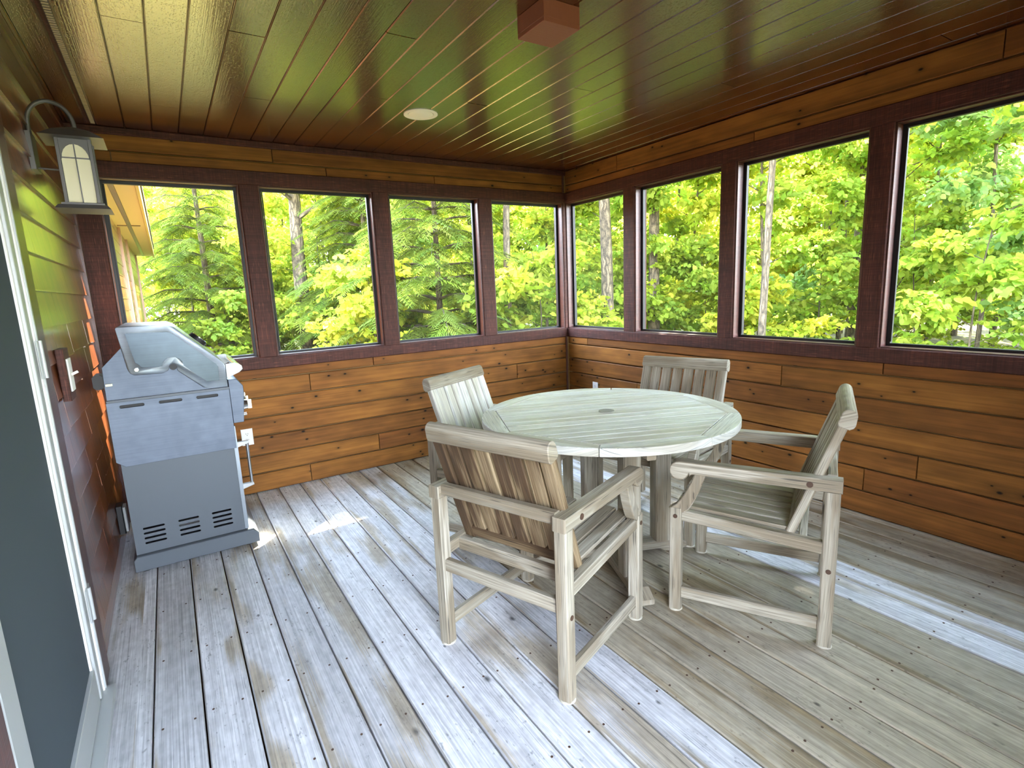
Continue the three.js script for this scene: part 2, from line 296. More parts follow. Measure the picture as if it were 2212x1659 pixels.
// rows of siding between two heights on one wall; place(g, along, y) puts a board geometry built along +x
function sidingRows(wall, rows, length, jointsOf, place, seed) {
  const r = rngOf(seed);
  rows.forEach(([y0, y1], i) => {
    const js = [0, ...(jointsOf[i] ?? []), length];
    for (let j = 0; j + 1 < js.length; j++) {
      const L = js[j + 1] - js[j] - 0.006, W = y1 - y0 - 0.009, lane = Math.floor(r() * 8);
      const g = bar(L, W, 0.018, 0.004, [r() * 3.6, lane / 8 + 0.003, SID_LEN, SID_W * 8]);
      place(part('siding_board', g, M.siding, wall), (js[j] + js[j + 1]) / 2, (y0 + y1) / 2);
    }
  });
}
const lowRows = [[0.004, 0.141], [0.141, 0.277], [0.277, 0.413], [0.413, 0.549], [0.549, 0.686], [0.686, 0.822], [0.822, 0.895]], topRows = [[2.205, 2.273], [2.273, 2.40]];
{ // back wall, x from XW to 0, joints measured from XW
  const w = structure('wall_back', 'golden-brown knotty board wall below the row of four screened windows', 'wall');
  const X = (x) => x - XW;
  const put = (m, a, y) => m.position.set(XW + a, y, -0.014);
  sidingRows(w, lowRows, -XW, { 0: [X(-2.471)], 1: [X(-1.932)], 2: [X(-1.1)], 4: [X(-0.595)], 5: [X(-2.408)], 6: [X(-1.922)] }, put, 41);
  sidingRows(w, topRows, -XW, { 0: [X(-3.386), X(-2.143), X(-1.303)], 1: [X(-2.492)] }, put, 42);
  part('wall_core', slab(XW - 0.02, 0.16, -0.3, SILL_B + 0.02, -0.16, -0.045, [0, 0, 1, 1]), M.sheathing, w);
  part('header_core', slab(XW - 0.02, 0.16, HEAD_T - 0.02, HC + 0.03, -0.16, -0.045, [0, 0, 1, 1]), M.sheathing, w);
  const r = rngOf(43);
  part('sill_board', slab(XW, 0, SILL_B, SILL_T, -0.10, 0.004, uvr(r, 1.6, 0.3), 0.005), M.trim, w);
  part('header_board', slab(XW, 0, HEAD_B, HEAD_T, -0.12, 0.004, uvr(r, 1.6, 0.3), 0.005), M.trim, w);
  part('crown_strip', slab(XW, -0.0, 2.360, HC, -0.01, 0.014, uvr(r, 1.6, 0.3), 0.004), M.trim, w);
  for (const [a, b] of [[XW, -3.478], [-2.724, -2.605], [-1.822, -1.700], [-0.916, -0.790], [-0.030, 0.10]]) part('post', slab(a, b, SILL_T, HEAD_B, -0.14, 0.002, uvr(r, 1.6, 0.3), 0.006), M.trim, w);
  part('corner_strip', slab(-0.030, -0.014, 0.004, SILL_B, -0.004, 0.013, uvr(r, 1.6, 0.3), 0.003), M.casing, w);
  part('corner_strip', slab(-0.030, -0.014, HEAD_T, 2.36, -0.004, 0.013, uvr(r, 1.6, 0.3), 0.003), M.casing, w);
}
{ // right wall, boards run along z
  const w = structure('wall_right', 'dark brown board wall below the second row of screened windows', 'wall');
  const put = (m, a, y) => { m.rotation.y = -Math.PI / 2; m.position.set(0.014, y, a); };
  sidingRows(w, lowRows, ZF, { 0: [3.6], 1: [0.7, 2.675], 2: [2.928], 3: [0.904], 4: [3.9], 5: [2.157], 6: [0.279, 2.73] }, put, 51);
  sidingRows(w, topRows, ZF, { 0: [1.906, 3.7], 1: [0.68, 3.1] }, put, 52);
  part('wall_core', slab(0.045, 0.16, -0.3, SILL_B + 0.02, 0, ZF, [0, 0, 1, 1]), M.sheathing, w);
  part('header_core', slab(0.045, 0.16, HEAD_T - 0.02, HC + 0.03, 0, ZF, [0, 0, 1, 1]), M.sheathing, w);
  const r = rngOf(53);
  part('sill_board', slab(-0.004, 0.10, SILL_B, SILL_T, 0, ZF, uvr(r, 1.6, 0.3), 0.005), M.trim, w);
  part('header_board', slab(-0.004, 0.12, HEAD_B, HEAD_T, 0, ZF, uvr(r, 1.6, 0.3), 0.005), M.trim, w);
  for (const [a, b] of [[0.757, 0.883], [1.677, 1.792], [2.582, 2.70], [3.49, 3.61], [4.40, ZF]]) part('post', slab(-0.002, 0.14, SILL_T, HEAD_B, a, b, uvr(r, 1.6, 0.3), 0.006), M.trim, w);
}
{ // front wall behind the camera: a wide doorway beside the house, board wall for the rest
  const w = structure('wall_front', 'board wall and wide doorway at the front of the porch', 'wall'), r = rngOf(55), XD = -2.45;
  part('header_board', slab(XW, 0.16, HEAD_B, HC + 0.03, ZF, ZF + 0.14, uvr(r, 1.6, 0.3)), M.trim, w);
  for (const x of [XW + 0.02, XD]) part('post', slab(x, x + 0.1, 0, HEAD_B, ZF, ZF + 0.12, uvr(r, 1.6, 0.3)), M.trim, w);
  sidingRows(w, [...lowRows, [0.895, 1.03], [1.03, 1.17], [1.17, 1.31], [1.31, 1.45], [1.45, 1.59], [1.59, 1.73], [1.73, 1.87], [1.87, 2.0], [2.0, 2.12]], -XD - 0.1, {}, (m, a, y) => { m.rotation.y = Math.PI; m.position.set(XD + 0.1 + a, y, ZF + 0.014); }, 56);
  part('wall_core', slab(XD + 0.1, 0.16, -0.3, HEAD_B, ZF + 0.026, ZF + 0.14, [0, 0, 1, 1]), M.sheathing, w);
}
// window: lining boards, black sash frame, insect screen. Openings run along x on the back wall, along z on the right wall
function windowAt(n, side, a, b, label) {
  const g = structure('window_' + n, label, 'window'), r = rngOf(300 + n), y0 = SILL_T, y1 = HEAD_B;
  const box = (name, a0, a1, h0, h1, d0, d1, mat, ch) => part(name, side === 'back' ? slab(a0, a1, h0, h1, -d1, -d0, uvr(r, 1.6, 0.3), ch) : slab(d0, d1, h0, h1, a0, a1, uvr(r, 1.6, 0.3), ch), mat, g);
  box('jamb', a, a + 0.008, y0, y1, 0.006, 0.066, M.jamb, 0.002); box('jamb', b - 0.008, b, y0, y1, 0.006, 0.066, M.jamb, 0.002);
  box('head_jamb', a + 0.008, b - 0.008, y1 - 0.008, y1, 0.006, 0.066, M.jamb, 0.002); box('sill_liner', a + 0.008, b - 0.008, y0, y0 + 0.006, 0.006, 0.066, M.jamb, 0.002);
  const f = new THREE.Group(); f.name = 'sash'; g.add(f);
  const fr = (name, ...q) => { const m = box(name, ...q, M.black, 0.002); f.add(m); return m; };
  const fw = 0.026; fr('stile', a, a + fw, y0, y1, 0.068, 0.096); fr('stile', b - fw, b, y0, y1, 0.068, 0.096); fr('rail', a + fw, b - fw, y1 - fw, y1, 0.068, 0.096); fr('rail', a + fw, b - fw, y0, y0 + fw * 0.8, 0.068, 0.096);
  box('stop', a + 0.026, a + 0.034, y0 + 0.03, y1 - 0.03, 0.06, 0.068, M.black, 0.001);
  const s = side === 'back' ? new THREE.PlaneGeometry(b - a - 2 * fw, y1 - y0 - 2 * fw + 0.006).translate((a + b) / 2, (y0 + y1) / 2, -0.084) : new THREE.PlaneGeometry(b - a - 2 * fw, y1 - y0 - 2 * fw + 0.006).rotateY(-Math.PI / 2).translate(0.084, (y0 + y1) / 2, (a + b) / 2);
  part('insect_screen', s, M.screen, g);
}
windowAt(1, 'back', -3.478, -2.724, 'screened window of the back wall beside the house wall, above the grill');
windowAt(2, 'back', -2.605, -1.822, 'second screened window of the back wall from the house wall');
windowAt(3, 'back', -1.700, -0.916, 'third screened window of the back wall from the house wall');
windowAt(4, 'back', -0.790, -0.030, 'screened window of the back wall next to the porch corner');
windowAt(5, 'right', 0.004, 0.757, 'screened window of the darker wall next to the porch corner');
windowAt(6, 'right', 0.883, 1.677, 'second screened window of the darker wall from the porch corner');
windowAt(7, 'right', 1.792, 2.582, 'third screened window of the darker wall from the porch corner');
windowAt(8, 'right', 2.700, 3.490, 'fourth screened window of the darker wall from the porch corner');
windowAt(9, 'right', 3.610, 4.400, 'fifth screened window of the darker wall from the porch corner');

// ---------------------------------------------------------------- house wall with shingles, trim and door
function shingle(w, h, butt, r) { // hangs in the y-z plane, face towards +x; thick at its lower edge
  const p = [[0, 0], [butt, 0], [butt - 0.001, 0.004], [0.004, h], [0, h]];
  const g = extrude(p, w, 0).translate(0, 0, -w / 2);
  const a = g.attributes.uv, q = g.attributes.position, u0 = r() * 5, v0 = r() * 5;
  for (let i = 0; i < a.count; i++) a.setXY(i, u0 + q.getY(i), v0 + q.getZ(i));
  return g;
}
const COURSE = 0.1333, COURSE0 = 1.304 - 9 * COURSE;
{
  const w = structure('wall_left', 'shingled house wall with glossy red-brown stain beside the door', 'wall'), r = rngOf(61);
  part('wall_core', slab(XW - 0.3, XW - 0.006, -0.3, HC + 0.03, -0.16, 5.0, [0, 0, 1, 1]), M.sheathing, w);
  part('starter_course', slab(XW - 0.006, XW + 0.006, 0.002, COURSE0 + 0.02, 0.024, 1.69, uvr(r, 1, 1), 0.002), M.shingle, w);
  for (let k = 0; k < 17; k++) {
    const y = COURSE0 + k * COURSE; let z = 0.028 - 0.06 * r();
    while (z < 1.66) {
      let wd = k > 8 ? 0.7 + 0.9 * r() : 0.13 + 0.22 * r(); const z0 = Math.max(z, 0.024), z1 = Math.min(z + wd, 1.69);
      if (z1 - z0 > 0.03) { const m = part('shingle', shingle(z1 - z0 - 0.0012, COURSE + 0.03, k > 8 ? 0.019 : 0.016, r), M.shingle, w); m.position.set(XW - 0.006, y + (k > 8 ? 0 : (r() - 0.5) * 0.008), (z0 + z1) / 2); }
      z += wd;
    }
  }
  part('wall_panel', slab(XW - 0.006, XW + 0.006, 0, HC, 2.86, ZF, uvr(r, 1, 1)), M.shingle, w);
  const t = structure('trim_1', 'brown frieze board and crown strip where the house wall meets the ceiling', 'trim');
  part('frieze_board', slab(XW - 0.004, XW + 0.018, 2.235, 2.345, 0.02, ZF, uvr(r, 1.6, 0.3), 0.003), M.casing, t);
  part('crown_strip', slab(XW - 0.004, XW + 0.034, 2.345, HC - 0.001, 0.02, ZF, uvr(r, 1.6, 0.3), 0.004), M.casing, t);
  const c = structure('trim_2', 'narrow vertical corner board between the shingles and the back wall', 'trim');
  part('corner_board', slab(XW - 0.004, XW + 0.022, 0.004, 2.235, 0.002, 0.024, uvr(r, 1.6, 0.3), 0.003), M.casing, c);
  const d = structure('trim_3', 'red-brown door casing on the house wall', 'trim');
  part('casing_board', slab(XW - 0.004, XW + 0.026, 0.012, 2.16, 1.69, 1.828, uvr(r, 1.6, 0.3), 0.004), M.casing, d);
  part('head_casing', slab(XW - 0.004, XW + 0.026, 2.16, 2.235, 1.69, 2.90, uvr(r, 1.6, 0.3), 0.004), M.casing, d);
  part('casing_board', slab(XW - 0.004, XW + 0.026, 0.012, 2.16, 2.80, 2.90, uvr(r, 1.6, 0.3), 0.004), M.casing, d);
}
{ // screen door
  const d = structure('door_1', 'dark grey screen door in a pale aluminium frame', 'door');
  const X0 = XW - 0.004, box = (n, y0, y1, z0, z1, x0, x1, m, p = d, ch = 0.002) => part(n, slab(x0, x1, y0, y1, z0, z1, [0, 0, 1, 1], ch), m, p);
  box('threshold', 0.004, 0.03, 1.83, 2.80, X0, XW + 0.055, M.alu);
  box('frame_strip', 0.03, 2.16, 1.829, 1.842, X0, XW + 0.030, M.alu); box('frame_strip', 0.03, 2.16, 1.845, 1.853, X0, XW + 0.026, M.white);
  box('stile', 0.035, 2.14, 1.858, 1.905, X0, XW + 0.022, M.alu); box('stile', 0.035, 2.14, 1.908, 1.925, X0, XW + 0.014, M.white);
  box('stile', 0.035, 2.14, 2.69, 2.78, X0, XW + 0.022, M.alu); box('rail', 0.035, 0.16, 1.925, 2.69, X0, XW + 0.020, M.alu); box('rail', 2.05, 2.14, 1.925, 2.69, X0, XW + 0.020, M.alu);
  box('screen_panel', 0.16, 2.05, 1.925, 2.69, X0, XW + 0.008, M.doorScreen);
  const h = box('hinge', 1.155, 1.275, 1.80, 1.87, XW + 0.026, XW + 0.031, M.alu);
  part('hinge_barrel', new THREE.CylinderGeometry(0.006, 0.006, 0.12, 10).translate(XW + 0.034, 1.215, 1.842), M.alu, h);
  const h2 = box('hinge', 0.30, 0.42, 1.80, 1.87, XW + 0.026, XW + 0.031, M.alu);
  part('hinge_barrel', new THREE.CylinderGeometry(0.006, 0.006, 0.12, 10).translate(XW + 0.034, 0.36, 1.842), M.alu, h2);
}
{ // the house beyond the porch, seen through the first window
  const w = structure('wall_exterior', 'shingled outer wall of the house beyond the first window', 'wall'), r = rngOf(63);
  part('wall_core', slab(XW - 0.3, XW - 0.006, -0.8, 2.5, -9.4, -0.16, [0, 0, 1, 1]), M.sheathing, w);
  for (let k = -6; k < 17; k++) for (let z = -9.3; z < -0.2; z += 0.91) { const m = part('shingle', shingle(0.906, COURSE + 0.03, 0.013, r), M.shingle, w); m.position.set(XW - 0.006, COURSE0 + k * COURSE, z + 0.455); }
  for (const z of [-9.4, -6.2, -4.6, -1.6]) part('vertical_trim', slab(XW - 0.006, XW + 0.03, -0.8, 2.33, z, z + 0.13, uvr(r, 1.6, 0.3)), M.paleTrim, w);
  const s = structure('eave_soffit', 'tan eave soffit with vent strip outside the first window', 'soffit');
  part('soffit_board', slab(XW - 0.02, -3.30, 2.33, 2.35, -9.6, -0.34, [0, 0, 1, 1]), M.soffit, s);
  part('fascia_board', slab(-3.31, -3.285, 2.29, 2.48, -9.6, -0.34, [0, 0, 1, 1]), M.fascia, s);
  part('vent_strip', slab(-3.50, -3.455, 2.322, 2.331, -9.5, -0.4, [0, 0, 1, 1]), M.casing, s);
  part('batten', slab(-3.60, -3.36, 2.322, 2.331, -4.3, -4.24, [0, 0, 1, 1]), M.casing, s);
  const roof = structure('house_roof', 'roof of the house above the eave', 'roof');
  part('roof_slab', slab(-9, -3.27, 2.48, 2.6, -9.7, 5.2, [0, 0, 1, 1]), M.roof, roof);
}
// ---------------------------------------------------------------- round table
const SLAT_DIR = 22.5 * Math.PI / 180; // direction of the slats and of one foot bar, measured from +x towards +z
{
  const t = thing('round_table', 'round silvered teak table with octagonal slatted inset and plugged centre hole', 'table');
  t.position.set(-1.475, 0, 2.155);
  const R = 0.612, RO = 0.562, TOP = 0.76, TH = 0.036, r = rngOf(101);
  for (let k = 0; k < 8; k++) { // rim segments: chord inside, arc outside
    const a0 = k * Math.PI / 4 + 0.003, a1 = (k + 1) * Math.PI / 4 - 0.003, pts = [];
    for (let i = 0; i <= 10; i++) { const a = lerp(a0, a1, i / 10); pts.push([R * Math.cos(a), R * Math.sin(a)]); }
    pts.push([RO * Math.cos(a1), RO * Math.sin(a1)], [RO * Math.cos(a0), RO * Math.sin(a0)]);
    const g = extrude(pts, TH, 0.004, [], 2), am = (a0 + a1) / 2 + Math.PI / 2, u0 = r() * 5, v0 = r() * 5, uv = g.attributes.uv, p = g.attributes.position;
    for (let i = 0; i < uv.count; i++) { const x = p.getX(i), y = p.getY(i); uv.setXY(i, u0 + x * Math.cos(am) + y * Math.sin(am), v0 + (-x * Math.sin(am) + y * Math.cos(am) + p.getZ(i)) / 0.5); }
    g.rotateX(Math.PI / 2); // shape (x, y) -> world (x, z), depth goes down
    part('rim_segment', g, M.teakTop, t).position.y = TOP;
  }
  const oct = Array.from({ length: 8 }, (_, k) => [(RO - 0.004) * Math.cos(k * Math.PI / 4), (RO - 0.004) * Math.sin(k * Math.PI / 4)]);
  const cd = Math.cos(SLAT_DIR), sd = Math.sin(SLAT_DIR), across = (p) => -p[0] * sd + p[1] * cd, along = (p) => p[0] * cd + p[1] * sd;
  const clip = (poly, f) => { const o = []; for (let i = 0; i < poly.length; i++) { const a = poly[i], b = poly[(i + 1) % poly.length], fa = f(a), fb = f(b); if (fa >= 0) o.push(a); if (fa * fb < 0) { const q = fa / (fa - fb); o.push([lerp(a[0], b[0], q), lerp(a[1], b[1], q)]); } } return o; };
  const half = (RO - 0.004) * Math.cos(Math.PI / 8), n = 16, pitch = 2 * half / n;
  for (let k = 0; k < n; k++) {
    const lo = -half + k * pitch + 0.0026, hi = -half + (k + 1) * pitch - 0.0026;
    const poly = clip(clip(oct, (p) => across(p) - lo), (p) => hi - across(p));
    if (poly.length < 3) continue;
    const g = extrude(poly, 0.024, 0.002, [], 1), u0 = r() * 5, v0 = r() * 5, uv = g.attributes.uv, p = g.attributes.position;
    for (let i = 0; i < uv.count; i++) { const q = [p.getX(i), p.getY(i)]; uv.setXY(i, u0 + along(q), v0 + (across(q) + p.getZ(i)) / 0.5); }
    g.rotateX(Math.PI / 2);
    part('slat', g, M.teakTop, t).position.y = TOP - 0.001 + 0.0015 * (r() - 0.5);
  }
  const cap = part('hole_plug', new THREE.CylinderGeometry(0.038, 0.038, 0.006, 28), M.plugGrey, t); cap.position.y = TOP + 0.0015; cap.userData.label = 'grey round plug in the umbrella hole';
  const bu = (L, W, T, ch = 0.004) => bar(L, W, T, ch, uvr(r));
  for (const k of [0, 1]) { // cross battens under the slats and crossing foot bars
    const a = SLAT_DIR + k * Math.PI / 2, dx = Math.cos(a), dz = Math.sin(a), at = (s, y) => V3(dx * s, y, dz * s);
    part('under_batten', between(bu(1.04, 0.05, 0.04), at(-0.52, 0.70 - 0.0 - k * 0.001), at(0.52, 0.70 - k * 0.001)), M.teakFrame, t);
    const hl = k ? 0.48 : 0.418, prof = [[-hl, 0.012], [-hl + 0.04, 0.0], [-hl + 0.12, 0.0], [-hl + 0.15, 0.018], [hl - 0.15, 0.018], [hl - 0.12, 0.0], [hl - 0.04, 0.0], [hl, 0.012], [hl, 0.035], [hl - 0.06, 0.062], [-hl + 0.06, 0.062], [-hl, 0.035]];
    const g = uvScale(extrude(prof, 0.075, 0.004), 1, 0.5, r(), r()).translate(0, 0, -0.0375).rotateY(-a);
    part('foot_bar', g, M.teakFrame, t).position.y = k * 0.0008;
    for (const s of [-1, 1]) {
      part('leg', between(bu(0.63, 0.082, 0.082, 0.006), at(s * 0.285, 0.06), at(s * 0.285, 0.69), V3(-dz, 0, dx)), M.teakFrame, t);
      part('apron', between(bu(0.36, 0.06, 0.025), V3(dx * s * 0.285 - dz * 0.0, 0.665, dz * s * 0.285), V3(-dz * s * 0.285, 0.665, dx * s * 0.285)), M.teakFrame, t);
    }
  }
}

// ---------------------------------------------------------------- armchairs (front towards local +z)
function makeChair(label, group, c, f, seed, opt = {}) {
  const t = thing('armchair', label, 'chair', group);
  t.position.set(c[0], 0, c[1]); t.rotation.y = Math.atan2(f[0], f[1]);
  const r = rngOf(seed), mF = opt.frame ?? M.teakFrame, mS = opt.slat ?? mF, mSeat = opt.seat ?? M.teakFrame;
  const b = (L, W, T, ch = 0.004) => bar(L, W, T, ch, uvr(r));
  const beam = (name, L3, a, e, W, T, mat = mF, up, ch) => part(name, between(b(L3 ?? a.distanceTo(e), W, T, ch), a, e, up), mat, t);
  const lw = 0.048;
  for (const s of [-1, 1]) {
    const x = 0.275 * s;
    const rl = beam('rear_leg', null, V3(x, 0.006, -0.275), V3(x, 0.612, -0.275), lw, lw, mF, V3(1, 0, 0), 0.005);
    const fl = beam('front_leg', null, V3(x, 0.006, 0.275), V3(x, 0.46, 0.275), lw, lw, mF, V3(1, 0, 0), 0.005);
    part('glide', new THREE.CylinderGeometry(0.027, 0.029, 0.007, 18).translate(x, 0.0035, -0.275), M.glide, rl);
    part('glide', new THREE.CylinderGeometry(0.027, 0.029, 0.007, 18).translate(x, 0.0035, 0.275), M.glide, fl);
    part('plug', new THREE.CylinderGeometry(0.009, 0.009, 0.004, 12).rotateZ(Math.PI / 2).translate(x + s * 0.0245, 0.31, -0.275), M.plug, rl);
    part('plug', new THREE.CylinderGeometry(0.009, 0.009, 0.004, 12).rotateZ(Math.PI / 2).translate(x + s * 0.0245, 0.425, 0.275), M.plug, fl);
    // arm with scrolled front end: profile in (z, y)
    const prof = [[-0.303, 0.612], [0.196, 0.612]];
    for (let i = 0; i <= 4; i++) { const a = Math.PI * (0.5 + 0 - i / 4 * 0.42); prof.push([0.206 + 0.016 * Math.cos(a), 0.597 + 0.015 * Math.sin(a)]); }
    for (let i = 0; i <= 12; i++) { const a = Math.PI * (1.05 + i / 12 * 1.45); prof.push([0.262 + 0.039 * Math.cos(a), 0.622 + 0.039 * Math.sin(a)]); }
    prof.push([-0.303, 0.661]);
    const ag = uvScale(extrude(prof, 0.051, 0.004, [], 2), 1, 0.5, r() * 5, r() * 5).translate(0, 0, -0.0255).rotateY(-Math.PI / 2);
    const am = part('arm', ag, mF, t); am.position.x = x;
    part('plug', new THREE.CylinderGeometry(0.011, 0.011, 0.004, 14).rotateZ(Math.PI / 2).translate(s * 0.026, 0.634, -0.2), M.plug, am);
    // curved bracket from the front leg up to the arm
    const sup = []; const out = (q) => { const a = q * Math.PI / 2; return [0.305 - 0.100 * (1 - Math.cos(a)) - 0.006 * q, 0.452 + 0.164 * Math.sin(a)]; }, inn = (q) => { const a = q * Math.PI / 2; return [0.248 - 0.088 * (1 - Math.cos(a)), 0.440 + 0.176 * Math.sin(a)]; };
    for (let i = 0; i <= 8; i++) sup.push([lerp(0.303, 0.200, Math.pow(i / 8, 0.6)), lerp(0.455, 0.616, i / 8)]);
    for (let i = 8; i >= 0; i--) sup.push([lerp(0.247, 0.160, Math.pow(i / 8, 0.6)), lerp(0.440, 0.616, i / 8)]);
    const sg = uvScale(extrude(sup, 0.042, 0.003), 0.5, 1, r() * 5, r() * 5, true).translate(0, 0, -0.021).rotateY(-Math.PI / 2);
    part('arm_bracket', sg, mF, t).position.x = x;
    beam('seat_rail', null, V3(x, 0.392, -0.25), V3(x, 0.428, 0.25), 0.046, 0.036);
    beam('side_stretcher', null, V3(x, 0.087, -0.25), V3(x, 0.082, 0.25), 0.05, 0.024);
  }
  beam('front_seat_rail', null, V3(-0.258, 0.412, 0.268), V3(0.258, 0.412, 0.268), 0.046, 0.026);
  beam('rear_seat_rail', null, V3(-0.258, 0.391, -0.186), V3(0.258, 0.391, -0.186), 0.05, 0.028);
  beam('rear_stretcher', null, V3(-0.25, 0.339, -0.275), V3(0.25, 0.339, -0.275), 0.05, 0.028);
  beam('rear_cross_rail', null, V3(-0.25, 0.645, -0.27), V3(0.25, 0.645, -0.27), 0.042, 0.034);
  for (let k = 0; k < 8; k++) { const x = -0.2205 + k * 0.063; beam('seat_slat', null, V3(x, 0.428, -0.136), V3(x, 0.452, 0.286), 0.016, 0.053, mSeat, V3(0, 1, 0), 0.003); }
  // leaning back
  const lo = V3(0, 0.425, -0.145), hi = V3(0, 0.862, -0.298), dir = hi.clone().sub(lo).normalize(), nrm = V3(0, -dir.z, dir.y), at = (x, q, d = 0) => V3(x, lerp(lo.y, hi.y, q) + nrm.y * d, lerp(lo.z, hi.z, q) + nrm.z * d);
  for (const s of [-1, 1]) beam('back_stile', null, at(0.236 * s, -0.02), at(0.236 * s, 1.0), 0.03, 0.05, mS, nrm);
  for (let k = 0; k < 6; k++) { const x = -0.1725 + k * 0.069; beam('back_slat', null, at(x, 0.06), at(x, 0.985), 0.018, 0.057, mS, nrm, 0.003); }
  beam('lower_back_rail', null, at(-0.212, 0.04), at(0.212, 0.04), 0.05, 0.026, mS, dir);
  const rail = []; for (let i = 0; i <= 10; i++) { const a = Math.PI * i / 10; rail.push([0.025 * Math.cos(a) - 0.002, 0.036 + 0.025 * Math.sin(a)]); } rail.push([-0.032, 0.012], [-0.030, 0.0], [-0.020, -0.010], [0.015, -0.010], [0.023, 0.0]);
  const rg = uvScale(extrude(rail, 0.53, 0.003, [], 1), 0.5, 1, 0, 0).translate(0, 0, -0.265);
  { const uv = rg.attributes.uv, p = rg.attributes.position, u0 = r() * 5, v0 = r() * 5; for (let i = 0; i < uv.count; i++) uv.setXY(i, u0 + p.getZ(i), v0 + (p.getY(i) + p.getX(i) * 0.8) / 0.5); }
  // profile (x = forward of the back, y = up the back) extruded sideways
  rg.applyMatrix4(new THREE.Matrix4().makeBasis(nrm.clone(), dir.clone(), V3(-1, 0, 0)).setPosition(at(0, 0.98)));
  part('top_rail', rg, opt.rail ?? mF, t);
  return t;
}
const CH = 'teak armchairs round the table';
makeChair('teak armchair with grimy brown back slats turned towards the grill', CH, [-2.096, 2.452], [0.53, -0.20], 201, { slat: M.teakGrime });
makeChair('teak armchair facing the table with its back towards the open porch front', CH, [-1.185, 2.781], [-0.256, -0.493], 202);
makeChair('teak armchair pushed under the table on the side of the back wall', CH, [-1.722, 1.562], [0.46, 0.887], 203, { slat: M.teakTop });
makeChair('teak armchair pushed under the table with its back to the darker wall', CH, [-0.885, 1.985], [-0.952, 0.306], 204);

